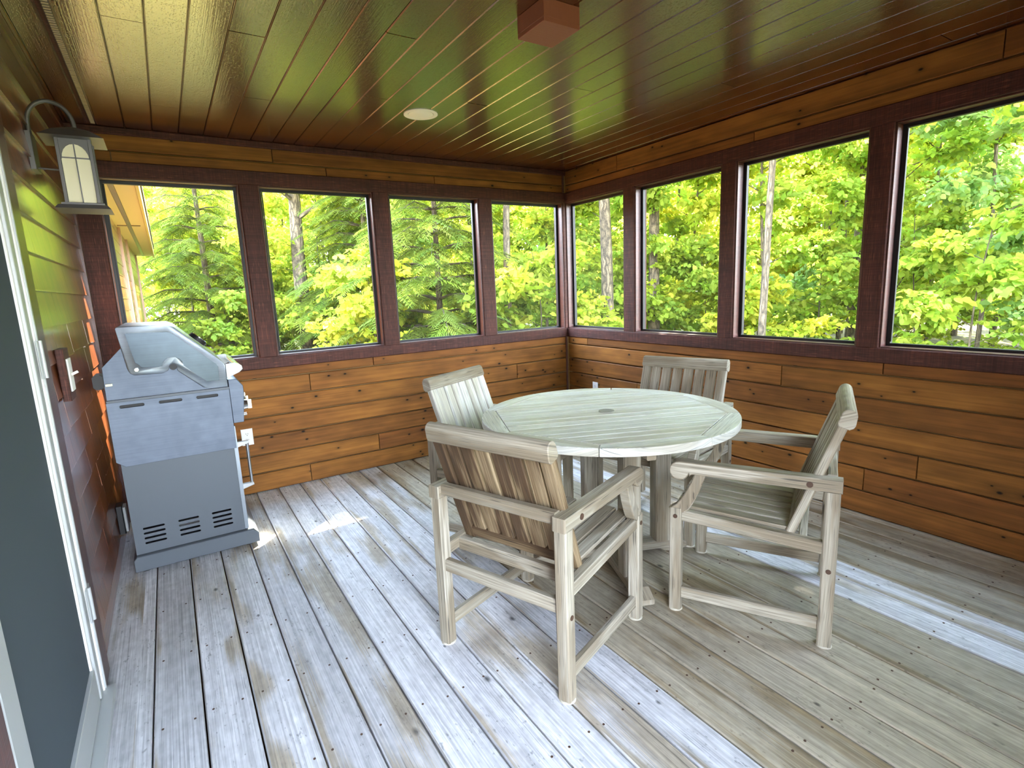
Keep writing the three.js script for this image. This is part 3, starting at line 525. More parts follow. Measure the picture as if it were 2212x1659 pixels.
// ---------------------------------------------------------------- gas grill (its side panels face +z and -z, its front +x)
{
  const g = thing('gas_grill', 'stainless steel cabinet gas grill with closed hood against the house wall', 'grill');
  const Z1 = 0.87, Z0 = 0.27, depth = Z1 - Z0, box = (n, x0, x1, y0, y1, z0, z1, m, p = g, ch = 0.003) => part(n, slab(x0, x1, y0, y1, z0, z1, [0.1, 0.2, 0.7, 0.7], ch), m, p);
  const smooth = (q) => toCreasedNormals(q, 0.6);
  for (const x of [-3.49, -3.0]) for (const z of [0.32, 0.82]) part('foot', new THREE.CylinderGeometry(0.018, 0.022, 0.022, 14).translate(x, 0.011, z), M.plasticBlack, g);
  { const p = [[-3.535, 0.022], [-2.95, 0.022], [-2.95, 0.075], [-2.975, 0.102], [-3.52, 0.102], [-3.535, 0.085]]; part('base_tray', uvScale(extrude(p, depth + 0.03, 0.003), 0.7, 0.7).translate(0, 0, Z0 - 0.012), M.enamel, g); }
  // cabinet shell with louvred side
  const slots = []; for (const x of [-3.429, -3.273, -3.117]) for (let k = 0; k < 4; k++) slots.push(roundRect(x - 0.0475, 0.152 + k * 0.0262, x + 0.0475, 0.163 + k * 0.0262, 0.0052));
  part('side_panel', uvScale(extrude([[-3.52, 0.104], [-3.014, 0.104], [-3.014, 0.60], [-3.52, 0.60]], 0.004, 0, slots), 0.7, 0.7).translate(0, 0, Z1 - 0.014), M.enamel, g);
  part('side_panel', uvScale(extrude([[-3.52, 0.104], [-3.014, 0.104], [-3.014, 0.60], [-3.52, 0.60]], 0.004, 0, slots), 0.7, 0.7).translate(0, 0, Z0 + 0.01), M.enamel, g);
  box('back_panel', -3.52, -3.515, 0.104, 0.9, Z0 + 0.014, Z1 - 0.014, M.enamel);
  box('front_door', -3.014, -2.996, 0.108, 0.70, Z0 + 0.004, Z1 - 0.003, M.steelHood);
  box('hose_tray', -3.36, -3.20, 0.175, 0.182, Z1 - 0.16, Z1 - 0.05, M.white);
  // upper shell: outward panel with three slots
  const up3 = [[-3.484, -3.383], [-3.321, -3.220], [-3.156, -3.056]].map(([a, b]) => roundRect(a, 0.874, b, 0.888, 0.0066));
  const panel = [[-3.536, 0.905], [-3.536, 0.607], [-3.50, 0.578], [-3.002, 0.578], [-3.0, 0.905]];
  for (const z of [Z1 - 0.006, Z0 - 0.002]) part('upper_side_panel', uvScale(extrude(panel, 0.006, 0.001, up3), 0.7, 0.7).translate(0, 0, z), M.steel, g);
  box('firebox', -3.51, -3.02, 0.58, 0.90, Z0 + 0.01, Z1 - 0.016, M.plasticBlack);
  box('ledge', -3.533, -2.998, 0.905, 0.917, Z0 - 0.002, Z1 + 0.001, M.enamel);
  const cheek = [[-3.531, 0.917], [-3.003, 0.917], [-3.003, 1.02], [-3.20, 1.20], [-3.444, 1.163], [-3.528, 1.079]];
  for (const z of [Z1 - 0.022, Z0 + 0.012]) part('cheek_plate', uvScale(extrude(cheek, 0.01, 0.001), 0.7, 0.7).translate(0, 0, z), M.steel, g);
  // hood: end caps with pressed rib, skin over the top
  const outer = [[-3.45, 1.261], [-3.445, 1.267], [-3.433, 1.271], [-3.238, 1.267], [-3.209, 1.254], [-3.192, 1.236], [-3.016, 1.058], [-3.004, 1.037], [-3.007, 0.922], [-3.099, 0.923], [-3.119, 0.932], [-3.218, 1.029], [-3.223, 1.043]];
  for (let i = 0; i <= 8; i++) { const a = -0.25 + (Math.PI + 0.5) * i / 8; outer.push([-3.2375 + 0.0185 * Math.cos(a), 1.052 + 0.0185 * Math.sin(a)]); }
  outer.push([-3.262, 1.036], [-3.285, 1.026], [-3.403, 1.029], [-3.418, 1.040], [-3.428, 1.063]);
  const inner = [[-3.418, 1.235], [-3.407, 1.240], [-3.238, 1.234], [-3.216, 1.223], [-3.042, 1.049], [-3.034, 1.031], [-3.037, 0.956], [-3.095, 0.955], [-3.107, 0.964], [-3.198, 1.06]];
  for (let i = 0; i <= 8; i++) { const a = 0.1 + (Math.PI - 0.2) * i / 8; inner.push([-3.2375 + 0.044 * Math.cos(a), 1.055 + 0.046 * Math.sin(a)]); }
  inner.push([-3.298, 1.057], [-3.37, 1.061], [-3.385, 1.082], [-3.395, 1.090]);
  for (const s of [1, -1]) {
    const ring = uvScale(extrude(outer, 0.012, 0.003, [inner], 2), 0.7, 0.7), flat = uvScale(extrude(inner.map(([x, y]) => [x, y]), 0.004, 0), 0.7, 0.7), z = s > 0 ? Z1 - 0.010 : Z0 - 0.002;
    const cap = part('hood_end', smooth(ring).translate(0, 0, z), M.steelHood, g);
    part('pressed_panel', flat.translate(0, 0, z + 0.002), M.steelGlass, cap);
    part('pivot_bolt', new THREE.CylinderGeometry(0.009, 0.011, 0.006, 16).rotateX(Math.PI / 2).translate(-3.391, 1.056, z + (s > 0 ? 0.014 : -0.003)), M.chrome, cap);
  }
  const line = [[-3.428, 1.06], [-3.45, 1.261], [-3.445, 1.267], [-3.433, 1.271], [-3.238, 1.267], [-3.209, 1.254], [-3.192, 1.236], [-3.016, 1.058], [-3.004, 1.037], [-3.006, 0.925]], inn2 = line.map(([x, y]) => [x + (x < -3.4 ? 0.004 : -0.003), y - 0.004]).reverse();
  part('hood_skin', smooth(uvScale(extrude([...line, ...inn2], depth - 0.016, 0), 0.7, 0.7)).translate(0, 0, Z0 + 0.008), M.steelHood, g);
  part('vent_hole', new THREE.CylinderGeometry(0.0165, 0.0165, 0.002, 22).rotateX(Math.PI / 2).translate(-3.2375, 1.052, Z1 - 0.011), M.plasticBlack, g);
  // thermometer on the slope
  { const th = new THREE.Group(); th.name = 'thermometer'; g.add(th); const n = V3(0.71, 0.70, 0).normalize(), q = new THREE.Quaternion().setFromUnitVectors(V3(0, 1, 0), n); th.position.set(-3.108, 1.158, 0.58); th.quaternion.copy(q); part('bezel', new THREE.CylinderGeometry(0.046, 0.05, 0.022, 26).translate(0, 0.011, 0), M.plasticBlack, th); part('dial', new THREE.CylinderGeometry(0.038, 0.038, 0.003, 24).translate(0, 0.0235, 0), M.chrome, th); }
  // hood handle
  { const hd = new THREE.Group(); hd.name = 'hood_handle'; g.add(hd); const br = [[-3.004, 0.964], [-3.002, 1.04], [-2.955, 1.043], [-2.925, 1.025], [-2.922, 1.006], [-2.94, 0.99]];
    for (const z of [Z1 - 0.012, Z0 + 0.004]) part('handle_bracket', uvScale(extrude(br, 0.012, 0.002), 0.7, 0.7).translate(0, 0, z), M.alu, hd);
    part('handle_tube', new THREE.CylinderGeometry(0.017, 0.017, depth - 0.02, 18).rotateX(Math.PI / 2).translate(-2.945, 1.02, (Z0 + Z1) / 2), M.chrome, hd); }
  // control panel and knobs on the front
  { const cp = part('control_panel', uvScale(extrude([[-3.0, 0.715], [-2.949, 0.715], [-2.931, 0.872], [-2.931, 0.915], [-2.96, 0.955], [-3.0, 0.955]], depth - 0.01, 0.002), 0.7, 0.7).translate(0, 0, Z0 + 0.006), M.steel, g);
    for (let k = 0; k < 4; k++) { const z = 0.80 - k * 0.135; part('knob', merged([new THREE.CylinderGeometry(0.026, 0.03, 0.022, 20).rotateZ(-Math.PI / 2).translate(-2.926, 0.80, z), new THREE.BoxGeometry(0.022, 0.05, 0.012).translate(-2.906, 0.80, z)]), M.chrome, cp); part('igniter', new THREE.CylinderGeometry(0.009, 0.009, 0.02, 12).rotateZ(Math.PI / 2).translate(-2.935, 0.745, z), M.chrome, cp); } }
  // door handle
  { const hd = new THREE.Group(); hd.name = 'door_handle'; g.add(hd); for (const y of [0.355, 0.597]) part('handle_bracket', uvScale(extrude([[-2.997, y - 0.022], [-2.997, y + 0.008], [-2.94, y + 0.008], [-2.938, y - 0.006]], 0.022, 0.002), 0.7, 0.7).translate(0, 0, 0.835), M.alu, hd); part('handle_bar', new THREE.CylinderGeometry(0.0085, 0.0085, 0.245, 14).translate(-2.948, 0.476, 0.846), M.chrome, hd); }
  box('rotisserie_bracket', -3.575, -3.531, 0.972, 1.045, Z1 - 0.12, Z1 - 0.03, M.plasticBlack, g, 0.012);
  box('latch_plate', -3.525, -3.497, 0.985, 1.0, Z1 - 0.012, Z1 - 0.009, M.chrome);
}

// ---------------------------------------------------------------- lantern on the house wall
{
  const t = thing('wall_lantern', 'grey metal wall lantern with frosted panes and a hooked arm', 'lantern'); t.position.set(-3.462, 1.77, 1.10);
  const bx = (n, x0, x1, y0, y1, z0, z1, m = M.lantern, p = t, ch = 0.0015) => part(n, slab(x0, x1, y0, y1, z0, z1, [0, 0, 1, 1], ch), m, p);
  bx('back_plate', -0.149, -0.131, 0.155, 0.30, -0.055, 0.055);
  bx('mount_block', -0.153, -0.149, 0.11, 0.34, -0.075, 0.075, M.casing);
  part('base_plate', (() => { const g = new THREE.CylinderGeometry(0.115, 0.132, 0.016, 4, 1).rotateY(Math.PI / 4).translate(0, 0.012, 0); return g.toNonIndexed(); })(), M.lantern, t).geometry.computeVertexNormals();
  bx('base_rim', -0.072, 0.072, 0.02, 0.03, -0.072, 0.072);
  for (const sx of [-1, 1]) for (const sz of [-1, 1]) bx('corner_post', sx * 0.054 - 0.0065, sx * 0.054 + 0.0065, 0.03, 0.285, sz * 0.054 - 0.0065, sz * 0.054 + 0.0065);
  for (let k = 0; k < 4; k++) {
    const pane = new THREE.Group(); pane.name = 'lantern_side'; t.add(pane); pane.rotation.y = k * Math.PI / 2;
    part('frosted_pane', new THREE.BoxGeometry(0.094, 0.25, 0.003).translate(0, 0.155, 0.049), M.frosted, pane);
    const arch = [[-0.048, 0.285], [-0.048, 0.20]]; for (let i = 0; i <= 10; i++) { const a = Math.PI * (1 - i / 10); arch.push([0.045 * Math.cos(a), 0.205 + 0.058 * Math.sin(a)]); } arch.push([0.048, 0.20], [0.048, 0.285]);
    part('arch', extrude(arch, 0.004, 0).translate(0, 0, 0.052), M.lantern, pane);
    part('muntin', new THREE.BoxGeometry(0.004, 0.25, 0.005).translate(0, 0.155, 0.054), M.lantern, pane);
    part('muntin', new THREE.BoxGeometry(0.094, 0.004, 0.005).translate(0, 0.208, 0.054), M.lantern, pane);
  }
  part('roof', (() => { const g = new THREE.CylinderGeometry(0.085, 0.150, 0.034, 4, 1).rotateY(Math.PI / 4).translate(0, 0.300, 0).toNonIndexed(); g.computeVertexNormals(); return g; })(), M.lantern, t);
  part('roof_cap', (() => { const g = new THREE.CylinderGeometry(0.02, 0.085, 0.02, 4, 1).rotateY(Math.PI / 4).translate(0, 0.327, 0).toNonIndexed(); g.computeVertexNormals(); return g; })(), M.lantern, t);
  const hook = []; for (let i = 0; i <= 12; i++) { const a = Math.PI * (1 - i / 12); hook.push(V3(-0.066 + 0.074 * Math.cos(a), 0.345 + 0.088 * Math.sin(a), 0)); } hook.unshift(V3(-0.140, 0.29, 0)); hook.push(V3(0.008, 0.33, 0));
  part('hook_arm', tube(hook, 0.0085, 36, 8), M.lantern, t);
  part('stay', tube([V3(-0.14, 0.17, 0), V3(-0.06, 0.166, 0)], 0.004, 3, 6), M.lantern, t);
}
// ---------------------------------------------------------------- switch, outlets, ceiling fittings
{
  const t = thing('light_switch', 'white toggle light switch on a brown wooden block beside the door', 'switch'); t.position.set(XW + 0.008, 1.118, 1.39);
  const r = rngOf(66);
  part('mounting_block', slab(0, 0.026, -0.10, 0.10, -0.062, 0.062, uvr(r, 1.6, 0.3), 0.003), M.trim, t);
  part('cover_plate', slab(0.026, 0.032, -0.066, 0.060, -0.040, 0.040, [0, 0, 1, 1], 0.002), M.white, t);
  part('toggle', between(bar(0.026, 0.010, 0.010, 0.002), V3(0.030, -0.004, 0), V3(0.052, 0.006, 0)), M.white, t);
}
function outlet(label, place) {
  const t = thing('wall_outlet', label, 'outlet'); place(t);
  part('cover_plate', slab(-0.037, 0.037, -0.058, 0.058, 0, 0.006, [0, 0, 1, 1], 0.002), M.white, t);
  for (const y of [0.021, -0.021]) { const f = part('receptacle', extrude(roundRect(-0.016, y - 0.0145, 0.016, y + 0.0145, 0.011), 0.003, 0).translate(0, 0, 0.005), M.white, t); for (const x of [-0.006, 0.006]) part('slot', new THREE.BoxGeometry(0.0022, 0.008, 0.001).translate(x, y + 0.003, 0.0083), M.plasticBlack, f); part('slot', new THREE.CylinderGeometry(0.0026, 0.0026, 0.001, 10).rotateX(Math.PI / 2).translate(0, y - 0.008, 0.0083), M.plasticBlack, f); }
}
outlet('white duplex outlet on the back wall beside the grill handle', (t) => t.position.set(-2.866, 0.424, -0.005));
outlet('white duplex outlet low on the darker wall near the porch corner', (t) => { t.position.set(0.005, 0.432, 0.385); t.rotation.y = -Math.PI / 2; });
{
  const t = thing('outlet_box', 'dark covered outlet box on the house wall behind the grill', 'outlet'); t.position.set(XW + 0.008, 0.19, 0.50);
  part('box_body', slab(0, 0.03, -0.07, 0.09, -0.045, 0.045, [0, 0, 1, 1], 0.004), M.black, t); part('cover', slab(0.03, 0.045, -0.06, 0.08, -0.04, 0.04, [0, 0, 1, 1], 0.004), M.alu, t);
}
{
  const t = thing('recessed_light', 'round cream recessed ceiling light, switched off', 'ceiling light'); t.position.set(-1.82, HC, 0.965);
  const prof = [[0.0, 0.018], [0.055, 0.018], [0.072, 0.004], [0.075, -0.002], [0.088, -0.006], [0.099, -0.003], [0.099, 0.001]].map(([x, y]) => new THREE.Vector2(x, y));
  part('trim_ring', new THREE.LatheGeometry(prof.slice(1), 40), M.can, t);
  part('lens', new THREE.SphereGeometry(0.078, 28, 8, 0, Math.PI * 2, Math.PI * 0.62, Math.PI * 0.38).scale(1, 0.25, 1).translate(0, 0.006, 0), M.can, t);
}
{
  const t = thing('ceiling_box', 'small reddish-brown wooden box on the plank ceiling', 'ceiling box'), r = rngOf(67); t.position.set(-1.862, HC, 2.28);
  part('face_board', slab(-0.083, 0.083, -0.078, -0.062, -0.086, 0.086, uvr(r, 1.6, 0.3), 0.002), M.boxWood, t);
  for (const s of [-1, 1]) { part('side_board', slab(-0.083, 0.083, -0.062, 0.001, s > 0 ? 0.07 : -0.086, s > 0 ? 0.086 : -0.07, uvr(r, 1.6, 0.3), 0.002), M.boxWood, t); part('side_board', slab(s > 0 ? 0.067 : -0.083, s > 0 ? 0.083 : -0.067, -0.062, 0.001, -0.07, 0.07, uvr(r, 1.6, 0.3), 0.002), M.boxWood, t); }
}
{
  const t = thing('ceiling_vent', 'long slotted vent strip set in the ceiling beside the house wall', 'vent');
  const x0 = -3.478, x1 = -3.424, z0 = 0.06, z1 = 3.2;
  part('backing', slab(x0 + 0.004, x1 - 0.004, HC - 0.0012, HC - 0.0002, z0, z1, [0, 0, 1, 1], 0.0001), M.black, t);
  part('flange', slab(x0, x0 + 0.007, HC - 0.006, HC, z0, z1, [0, 0, 1, 1], 0.001), M.trim, t); part('flange', slab(x1 - 0.005, x1, HC - 0.006, HC, z0, z1, [0, 0, 1, 1], 0.001), M.casing, t);
  const list = []; for (let z = z0 + 0.01; z < z1; z += 0.021) list.push(slab(x0 + 0.026, x1 - 0.008, HC - 0.006, HC - 0.001, z, z + 0.006, [0, 0, 1, 1], 0.0008));
  part('vent_slats', merged(list), M.soffit, t, 'stuff');
  const list2 = []; for (let z = z0 + 0.01; z < z1; z += 0.0105) list2.push(slab(x0 + 0.008, x0 + 0.024, HC - 0.005, HC - 0.001, z, z + 0.004, [0, 0, 1, 1], 0.0008));
  part('fine_slats', merged(list2), M.trim, t, 'stuff');
}
// ---------------------------------------------------------------- woods outside
{
  const g = structure('ground', 'leaf-strewn woodland ground around the house', 'ground');
  const geo = new THREE.PlaneGeometry(160, 160, 60, 60).rotateX(-Math.PI / 2), p = geo.attributes.position;
  for (let i = 0; i < p.count; i++) { const x = p.getX(i), z = p.getZ(i); p.setY(i, -0.75 + 0.5 * (fbm(x * 0.15 + 9, z * 0.15 + 9, 33) - 0.5) * sstep(3, 12, Math.hypot(x, z - 2))); }
  geo.computeVertexNormals(); uvScale(geo, 1 / 40, 1 / 40);
  part('soil', geo, M.ground, g);
}
{
  const t = structure('path', 'sandy tan path along the outer house wall', 'path'), r = rngOf(70);  // sandy ground drawn out as an added strip to brighten the ceiling reflection
  const geo = new THREE.PlaneGeometry(1.9, 13, 24, 120).rotateX(-Math.PI / 2), p = geo.attributes.position;
  for (let i = 0; i < p.count; i++) { const e = Math.abs(p.getX(i)) > 0.94 ? 1 : 0, z = p.getZ(i); p.setX(i, p.getX(i) + e * 0.25 * (noise(z * 1.3, p.getX(i) > 0 ? 3 : 9, 71) - 0.5)); p.setY(i, (e ? -0.06 : 0.03 * noise(p.getX(i) * 4, z * 4, 72))); }
  geo.computeVertexNormals(); uvScale(geo, 1 / 3, 1 / 12); part('sand', geo, M.sand, t).position.set(-2.65, -0.70, -7.0);
}
function leafShape(l, w, fold) { // a folded leaf with pointed tip, stem at the origin, along +x
  const z = fold, P = [0, 0, 0, l * 0.3, z, w * 0.42, l * 0.36, 0, 0, l * 0.3, z, -w * 0.42, l * 0.62, z * 0.8, w * 0.5, l * 0.66, -0.01 * l, 0, l * 0.62, z * 0.8, -w * 0.5, l, -0.05 * l, 0];
  return { P, I: [0, 1, 2, 0, 2, 3, 1, 4, 5, 1, 5, 2, 3, 2, 5, 3, 5, 6, 4, 7, 5, 6, 5, 7] };
}
function sprayGeo(count, leafL, spread, seed, flat) { // a twig's worth of leaves, twig along +x
  const r = rngOf(seed), P = [], I = [], m = new THREE.Matrix4(), v = V3(0, 0, 0);
  for (let k = 0; k < count; k++) {
    const L = leafL * (0.7 + 0.5 * r()), s = leafShape(L, L * (0.62 + 0.2 * r()), 0.12 * L), q = k / count;
    const e = new THREE.Euler(flat * (r() - 0.5) * 2.2, (k % 2 ? 1 : -1) * (0.5 + 0.7 * r()) * (1 - 0.5 * q), -0.35 + flat * (r() - 0.5) * 1.2, 'YZX');
    m.makeRotationFromEuler(e).setPosition(spread * (q - 0.35) * 1.25, spread * 0.16 * (r() - 0.5) * flat, spread * 0.2 * (r() - 0.5) * flat);
    const base = P.length / 3; for (let i = 0; i < s.P.length; i += 3) { v.set(s.P[i], s.P[i + 1], s.P[i + 2]).applyMatrix4(m); P.push(v.x, v.y, v.z); } for (const i of s.I) I.push(base + i);
  }
  const g = new THREE.BufferGeometry(); g.setAttribute('position', new THREE.Float32BufferAttribute(P, 3)); g.setIndex(I); g.computeVertexNormals(); return g;
}
function needleGeo(seed) { // flat hemlock spray along +x, drooping
  const r = rngOf(seed), P = [], I = [], quad = (a, b, w) => { const d = b.clone().sub(a).normalize(), s = V3(-d.z, 0.15 * (r() - 0.5), d.x).multiplyScalar(w), n = P.length / 3; for (const q of [a.clone().add(s.clone().multiplyScalar(0.5)), a.clone().sub(s.clone().multiplyScalar(0.5)), a.clone().lerp(b, 0.6).sub(s), b, a.clone().lerp(b, 0.6).add(s)]) P.push(q.x, q.y, q.z); I.push(n, n + 1, n + 2, n, n + 2, n + 4, n + 4, n + 2, n + 3); };
  for (let k = 0; k < 12; k++) { const q = k / 12, x = q * 0.36, y = -0.10 * q * q, L = 0.16 * (1 - 0.65 * q) * (0.8 + 0.4 * r()); for (const s of [-1, 1]) quad(V3(x, y, 0), V3(x + L * 0.75, y - 0.05 * L - 0.05 * r(), s * L * 0.8), 0.0068); }
  quad(V3(0, 0, 0), V3(0.45, -0.13, 0), 0.007);
  const g = new THREE.BufferGeometry(); g.setAttribute('position', new THREE.Float32BufferAttribute(P, 3)); g.setIndex(I); g.computeVertexNormals(); return g;
}
const leafMat = phys({ color: 0xffffff, roughness: 1, transmission: 0.6, thickness: 0, specularIntensity: 0, side: THREE.DoubleSide });
const needleMat = phys({ color: 0xffffff, roughness: 1, transmission: 0.45, thickness: 0, specularIntensity: 0, side: THREE.DoubleSide });
const sprays = [1, 2, 3].map((s) => sprayGeo(10, 0.105, 0.30, 500 + s, 1)), bigSprays = [1, 2].map((s) => sprayGeo(10, 0.20, 0.55, 520 + s, 1)), needles = needleGeo(540);

function taperTube(pts, r0, r1, radial = 7, seg = 10, uvLen = 1) {
  const curve = new THREE.CatmullRomCurve3(pts), L = curve.getLength(), g = new THREE.TubeGeometry(curve, seg, 1, radial, false), p = g.attributes.position, uv = g.attributes.uv;
  for (let i = 0; i <= seg; i++) { const c = curve.getPointAt(i / seg), rad = lerp(r0, r1, i / seg); for (let j = 0; j <= radial; j++) { const k = i * (radial + 1) + j; p.setXYZ(k, c.x + (p.getX(k) - c.x) * rad, c.y + (p.getY(k) - c.y) * rad, c.z + (p.getZ(k) - c.z) * rad); uv.setXY(k, uv.getY(k), i / seg * L / uvLen); } }
  return g;
}
// gaps in the canopy: leaves are left out where the photograph shows the sun reach the deck or the house wall (x, z, radius on the deck)
const GAPS = [[-2.80, 0.47, 0.10], [-2.90, 0.62, 0.11], [-2.17, 0.55, 0.10], [-2.35, 0.60, 0.05], [-3.85, 0.45, 0.30], [-3.75, 0.75, 0.2], [-0.77, 3.05, -0.2], [-0.60, 3.51, -0.2]];
const inGap = (x, y, z, s) => { const fx = x - sunDir.x / sunDir.y * y, fz = z - sunDir.z / sunDir.y * y; return y > 0 && GAPS.some(([gx, gz, gr]) => Math.hypot(fx - gx, fz - gz) < gr + 0.32 * s); };
const col = new THREE.Color(), mtx = new THREE.Matrix4(), quat = new THREE.Quaternion(), eul = new THREE.Euler();
function leafMesh(name, geos, list, mat, parent) { // list: [pos, yaw, pitch, roll, scale, colour]
  list = list.filter(([p, , , , s]) => !inGap(p.x + parent.position.x, p.y + parent.position.y, p.z + parent.position.z, s));
  geos.forEach((geo, gi) => {
    const mine = list.filter((_, i) => i % geos.length === gi); if (!mine.length) return;
    const im = new THREE.InstancedMesh(geo, mat, mine.length); im.name = name; im.userData.kind = 'stuff'; im.castShadow = im.receiveShadow = true;
    mine.forEach(([p, yaw, pitch, roll, s, c], i) => { quat.setFromEuler(eul.set(roll, yaw, pitch, 'YZX')); im.setMatrixAt(i, mtx.compose(p, quat, V3(s, s, s))); im.setColorAt(i, c); });
    parent.add(im);
  });
}
const GREENS = { fresh: [0.40, 0.50, 0.055], yellow: [0.45, 0.53, 0.055], mid: [0.31, 0.44, 0.055], cool: [0.30, 0.46, 0.12], hemlock: [0.16, 0.23, 0.035] };
function tint(r, base) { const k = 0.75 + 0.55 * r(), y = 0.85 + 0.35 * r(); return new THREE.Color(base[0] * k * y, base[1] * k * 0.94, base[2] * k * (0.7 + 0.6 * r())); }
function broadleaf(o) {
  const { x, z, h, rad, base = 0.3, spread = 2, n = 1200, leaf = 1, green = 'fresh', seed, label, group, name = 'broadleaf_tree', geos = sprays, lean = 0, trunkless } = o, r = rngOf(seed);
  const t = thing(name, label, o.category ?? 'tree', group); t.position.set(x, -0.75, z);
  const top = V3(lean * h * 0.12 + (r() - 0.5) * 0.3, h, (r() - 0.5) * 0.4), spine = [V3(0, -0.2, 0), V3((r() - 0.5) * 0.1 + lean * 0.1, h * 0.3, (r() - 0.5) * 0.1), V3(lean * h * 0.06 + (r() - 0.5) * 0.15, h * 0.62, (r() - 0.5) * 0.2), top], curve = new THREE.CatmullRomCurve3(spine);
  const trunk = part('trunk', taperTube(spine, rad, rad * 0.25, 9, 12, 0.8), M.bark, t), br = [], list = [], nb = o.branches ?? 16;
  for (let b = 0; b < nb; b++) {
    const q = lerp(base, 0.98, (b + r() * 0.8) / nb), s = curve.getPointAt(clamp(q)), a = b * 2.4 + r() * 0.9, len = spread * (0.55 + 0.6 * r()) * (1 - 0.55 * Math.pow(clamp((q - base) / (1 - base)), 2));
    const e = V3(s.x + Math.cos(a) * len, s.y + len * (0.15 + 0.3 * r()), s.z + Math.sin(a) * len), mid = s.clone().lerp(e, 0.5).add(V3(0, len * 0.1, 0));
    br.push(taperTube([s, mid, e], rad * 0.26, 0.006, 5, 5)); const bc = new THREE.CatmullRomCurve3([s, mid, e]);
    const per = Math.ceil(n / nb);
    for (let k = 0; k < per; k++) { const f = 0.18 + 0.9 * Math.pow(r(), 0.7), pnt = bc.getPoint(Math.min(f, 1)), sp = 0.16 * spread + 0.14; pnt.add(V3((r() + r() - 1) * sp, (r() + r() - 1) * sp * 0.7, (r() + r() - 1) * sp)); list.push([pnt, r() * 6.283, (r() - 0.5) * 0.9 - 0.15, (r() - 0.5) * 0.9, leaf * (0.75 + 0.5 * r()), tint(r, GREENS[green])]); }
  }
  part('branches', merged(br), M.bark, t); leafMesh('leaves', geos, list, leafMat, t);
  return t;
}
function hemlock(o) {
  const { x, z, h, rad, seed, label, reach = 2.2, group } = o, r = rngOf(seed), t = thing('hemlock_tree', label, 'tree', group); t.position.set(x, -0.75, z);
  part('trunk', taperTube([V3(0, -0.2, 0), V3(0.03, h * 0.5, 0.02), V3(0, h, 0)], rad, 0.015, 8, 10, 0.8), M.bark, t);
  const br = [], list = []; let y = 0.5;
  while (y < h * 0.97) {
    const R = reach * (1 - y / h) + 0.15, n = 5 + Math.floor(r() * 2), a0 = r() * 6.28;
    for (let k = 0; k < n; k++) {
      const a = a0 + k * 6.283 / n + 0.4 * (r() - 0.5), L = R * (0.75 + 0.4 * r()), s = V3(0, y, 0), m = V3(Math.cos(a) * L * 0.5, y + L * 0.06, Math.sin(a) * L * 0.5), e = V3(Math.cos(a) * L, y - L * 0.18, Math.sin(a) * L), bc = new THREE.CatmullRomCurve3([s, m, e]);
      br.push(taperTube([s, m, e], 0.012 + 0.008 * R, 0.003, 4, 4));
      const m2 = Math.ceil(L * 13); for (let i = 0; i < m2; i++) { const f = 0.2 + 0.8 * i / m2, p = bc.getPoint(f), side = (i % 2 ? 1 : -1); list.push([p.add(V3(0, 0.02 * (r() - 0.5), 0)), -a + side * (0.35 + 0.6 * r()), -0.18 + 0.25 * (r() - 0.5), 0.3 * (r() - 0.5), (0.75 + 0.5 * r()) * (0.6 + 0.5 * clamp(L)), tint(r, GREENS.hemlock)]); }
    }
    y += 0.20 + 0.12 * r();
  }
  part('branches', merged(br), M.bark, t); leafMesh('needles', [needles], list, needleMat, t);
}
const eye = camera.position;
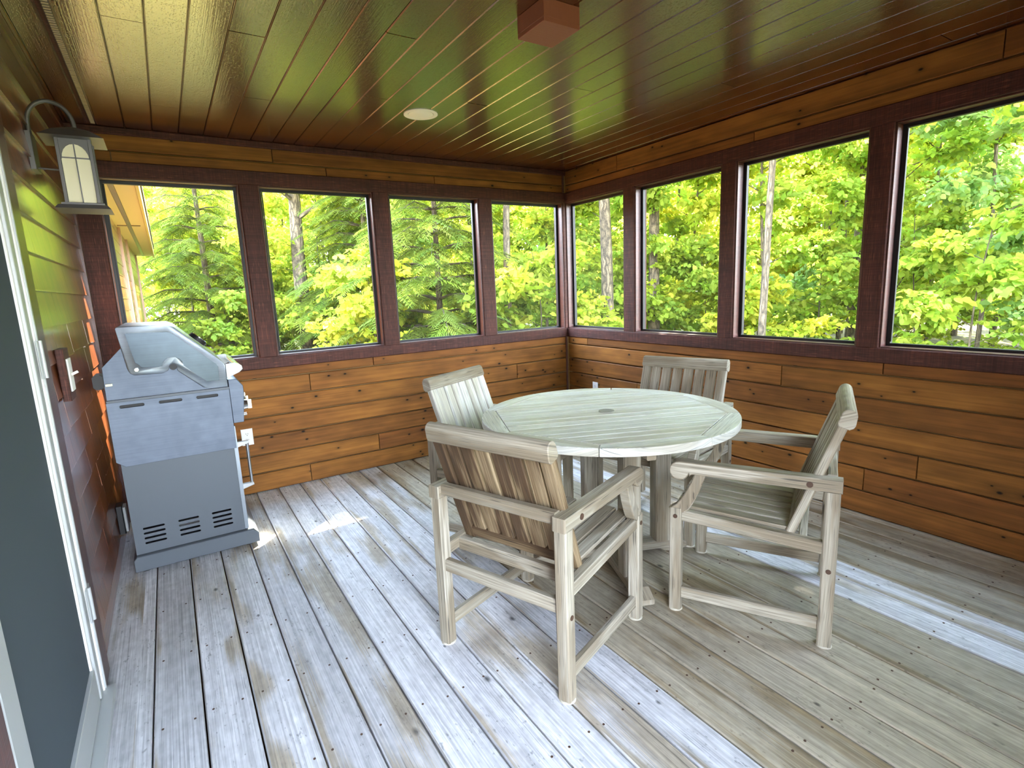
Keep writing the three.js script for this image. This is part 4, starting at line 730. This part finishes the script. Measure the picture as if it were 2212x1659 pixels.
// a place on the ground plan, given as compass bearing from the camera's stand (degrees from -z towards +x) and distance in metres
const spot = (deg, dist) => { const a = deg * Math.PI / 180; return { x: eye.x + Math.sin(a) * dist, z: eye.z - Math.cos(a) * dist }; };
const WOODS = 'leafy trees of the woods beyond the screens', MIDDLE = 'bushy trees in the middle of the woods', FAR = 'distant trees closing the view through the woods', BUSH = 'understory bushes outside the screens';
{
  // trees that can be told apart
  broadleaf({ ...spot(11.7, 13.5), h: 9, rad: 0.20, base: 0.42, spread: 2.4, n: 900, seed: 1001, green: 'yellow', label: 'thick dark-trunked tree seen through the second window from the house' });
  broadleaf({ ...spot(47.2, 11.5), h: 10, rad: 0.135, base: 0.5, spread: 2.0, n: 700, seed: 1002, green: 'fresh', label: 'straight pale-trunked tree behind the second window of the darker wall' });
  broadleaf({ ...spot(64.5, 13.5), h: 11, rad: 0.115, base: 0.45, spread: 2.2, n: 800, seed: 1003, green: 'fresh', label: 'slim brown-trunked tree behind the third window of the darker wall' });
  broadleaf({ ...spot(42.5, 10.2), h: 11, rad: 0.13, base: 0.44, spread: 3.0, n: 2600, branches: 22, seed: 1004, green: 'cool', lean: -0.5, label: 'dark-trunked tree behind the window next to the porch corner' });
  broadleaf({ ...spot(32.0, 9.2), h: 10, rad: 0.075, base: 0.42, spread: 2.6, n: 2400, branches: 20, seed: 1005, green: 'cool', lean: 0.4, label: 'thin bowed tree behind the back-wall window at the porch corner' });
  broadleaf({ x: 3.7, z: -0.4, h: 9.5, rad: 0.06, base: 0.42, spread: 2.8, n: 3400, branches: 20, seed: 1006, green: 'fresh', label: 'tree arching over the porch outside the darker wall' });  // added so its crown shades the right side of the deck
  broadleaf({ x: 4.6, z: 2.6, h: 9, rad: 0.06, base: 0.36, spread: 2.6, n: 2800, branches: 20, seed: 1007, green: 'fresh', label: 'leafy tree close outside the fourth window of the darker wall' });
  hemlock({ ...spot(24.8, 9.6), h: 8, rad: 0.07, seed: 1011, reach: 1.9, label: 'layered hemlock directly behind the third window from the house' });
  hemlock({ ...spot(17.8, 12.5), h: 7.5, rad: 0.09, seed: 1012, reach: 2.2, label: 'hemlock with drooping boughs between the second and third windows' });
  hemlock({ ...spot(3.4, 14.5), h: 7, rad: 0.10, seed: 1013, reach: 2.0, label: 'hemlock near the house seen through the first window' });
  // the others: lower near the house, taller behind, with open ground between the layers
  const r = rngOf(1100); let k = 0;
  for (let deg = 0; deg < 100; deg += 5.6) {
    const far = deg < 24, g = ['fresh', 'yellow', 'mid', 'fresh', 'cool'][Math.floor(r() * 5)], d = far ? 14 + 3 * r() : 10.5 + 4.5 * r();
    broadleaf({ ...spot(Math.max(deg + 3 * r(), 1.2), d), h: far ? 4.6 + 1.2 * r() : 5 + 0.05 * (deg - 24) + 1.5 * r(), rad: 0.03 + 0.03 * r(), base: 0.14 + 0.1 * r(), spread: 1.5 + 0.5 * r(), n: 1000, seed: 1200 + k, green: g, label: 'slender leafy woodland tree beyond the screened windows', group: WOODS }); k++;
  }
  for (let deg = -2; deg < 112; deg += 3.2) { const d = 21 + 12 * r(); broadleaf({ ...spot(Math.max(deg + 3 * r(), -0.5), d), h: 8 + 3 * r() + 0.04 * deg, rad: 0.08 + 0.08 * r(), base: 0.05, spread: 3.4, n: 1000, branches: 20, seed: 1300 + k, geos: bigSprays, green: ['yellow', 'fresh', 'yellow', 'fresh'][Math.floor(r() * 4)], label: 'distant bright green tree closing the view through the woods', group: FAR }); k++; }
  for (let deg = 0.6; deg < 108; deg += 4.3) { const d = 16 + 3.5 * r(); broadleaf({ ...spot(deg + 2 * r(), d), h: 5.2 + 1.5 * r() + 0.03 * deg, rad: 0.04 + 0.04 * r(), base: 0.08, spread: 2.3, n: 800, branches: 16, leaf: 1.35, seed: 1600 + k, green: ['yellow', 'fresh', 'mid'][Math.floor(r() * 3)], label: 'bushy bright-leaved tree in the middle of the woods', group: MIDDLE }); k++; }
  for (let deg = 4; deg < 104; deg += 3.4) { const d = 9 + 7 * r(); broadleaf({ ...spot(deg + 2 * r(), deg < 10 ? 13 + 3 * r() : d), h: 1.9 + 1.2 * r(), rad: 0.02, base: 0.12, spread: 1.3, n: 420, branches: 9, seed: 1400 + k, green: ['fresh', 'cool', 'mid', 'yellow'][Math.floor(r() * 4)], name: 'woodland_bush', category: 'bush', label: 'low leafy bush in the undergrowth outside the screens', group: BUSH }); k++; }
}
scene.traverse((o) => { if (o.isMesh) o.castShadow = o.receiveShadow = true; });
renderer.render(scene, camera);
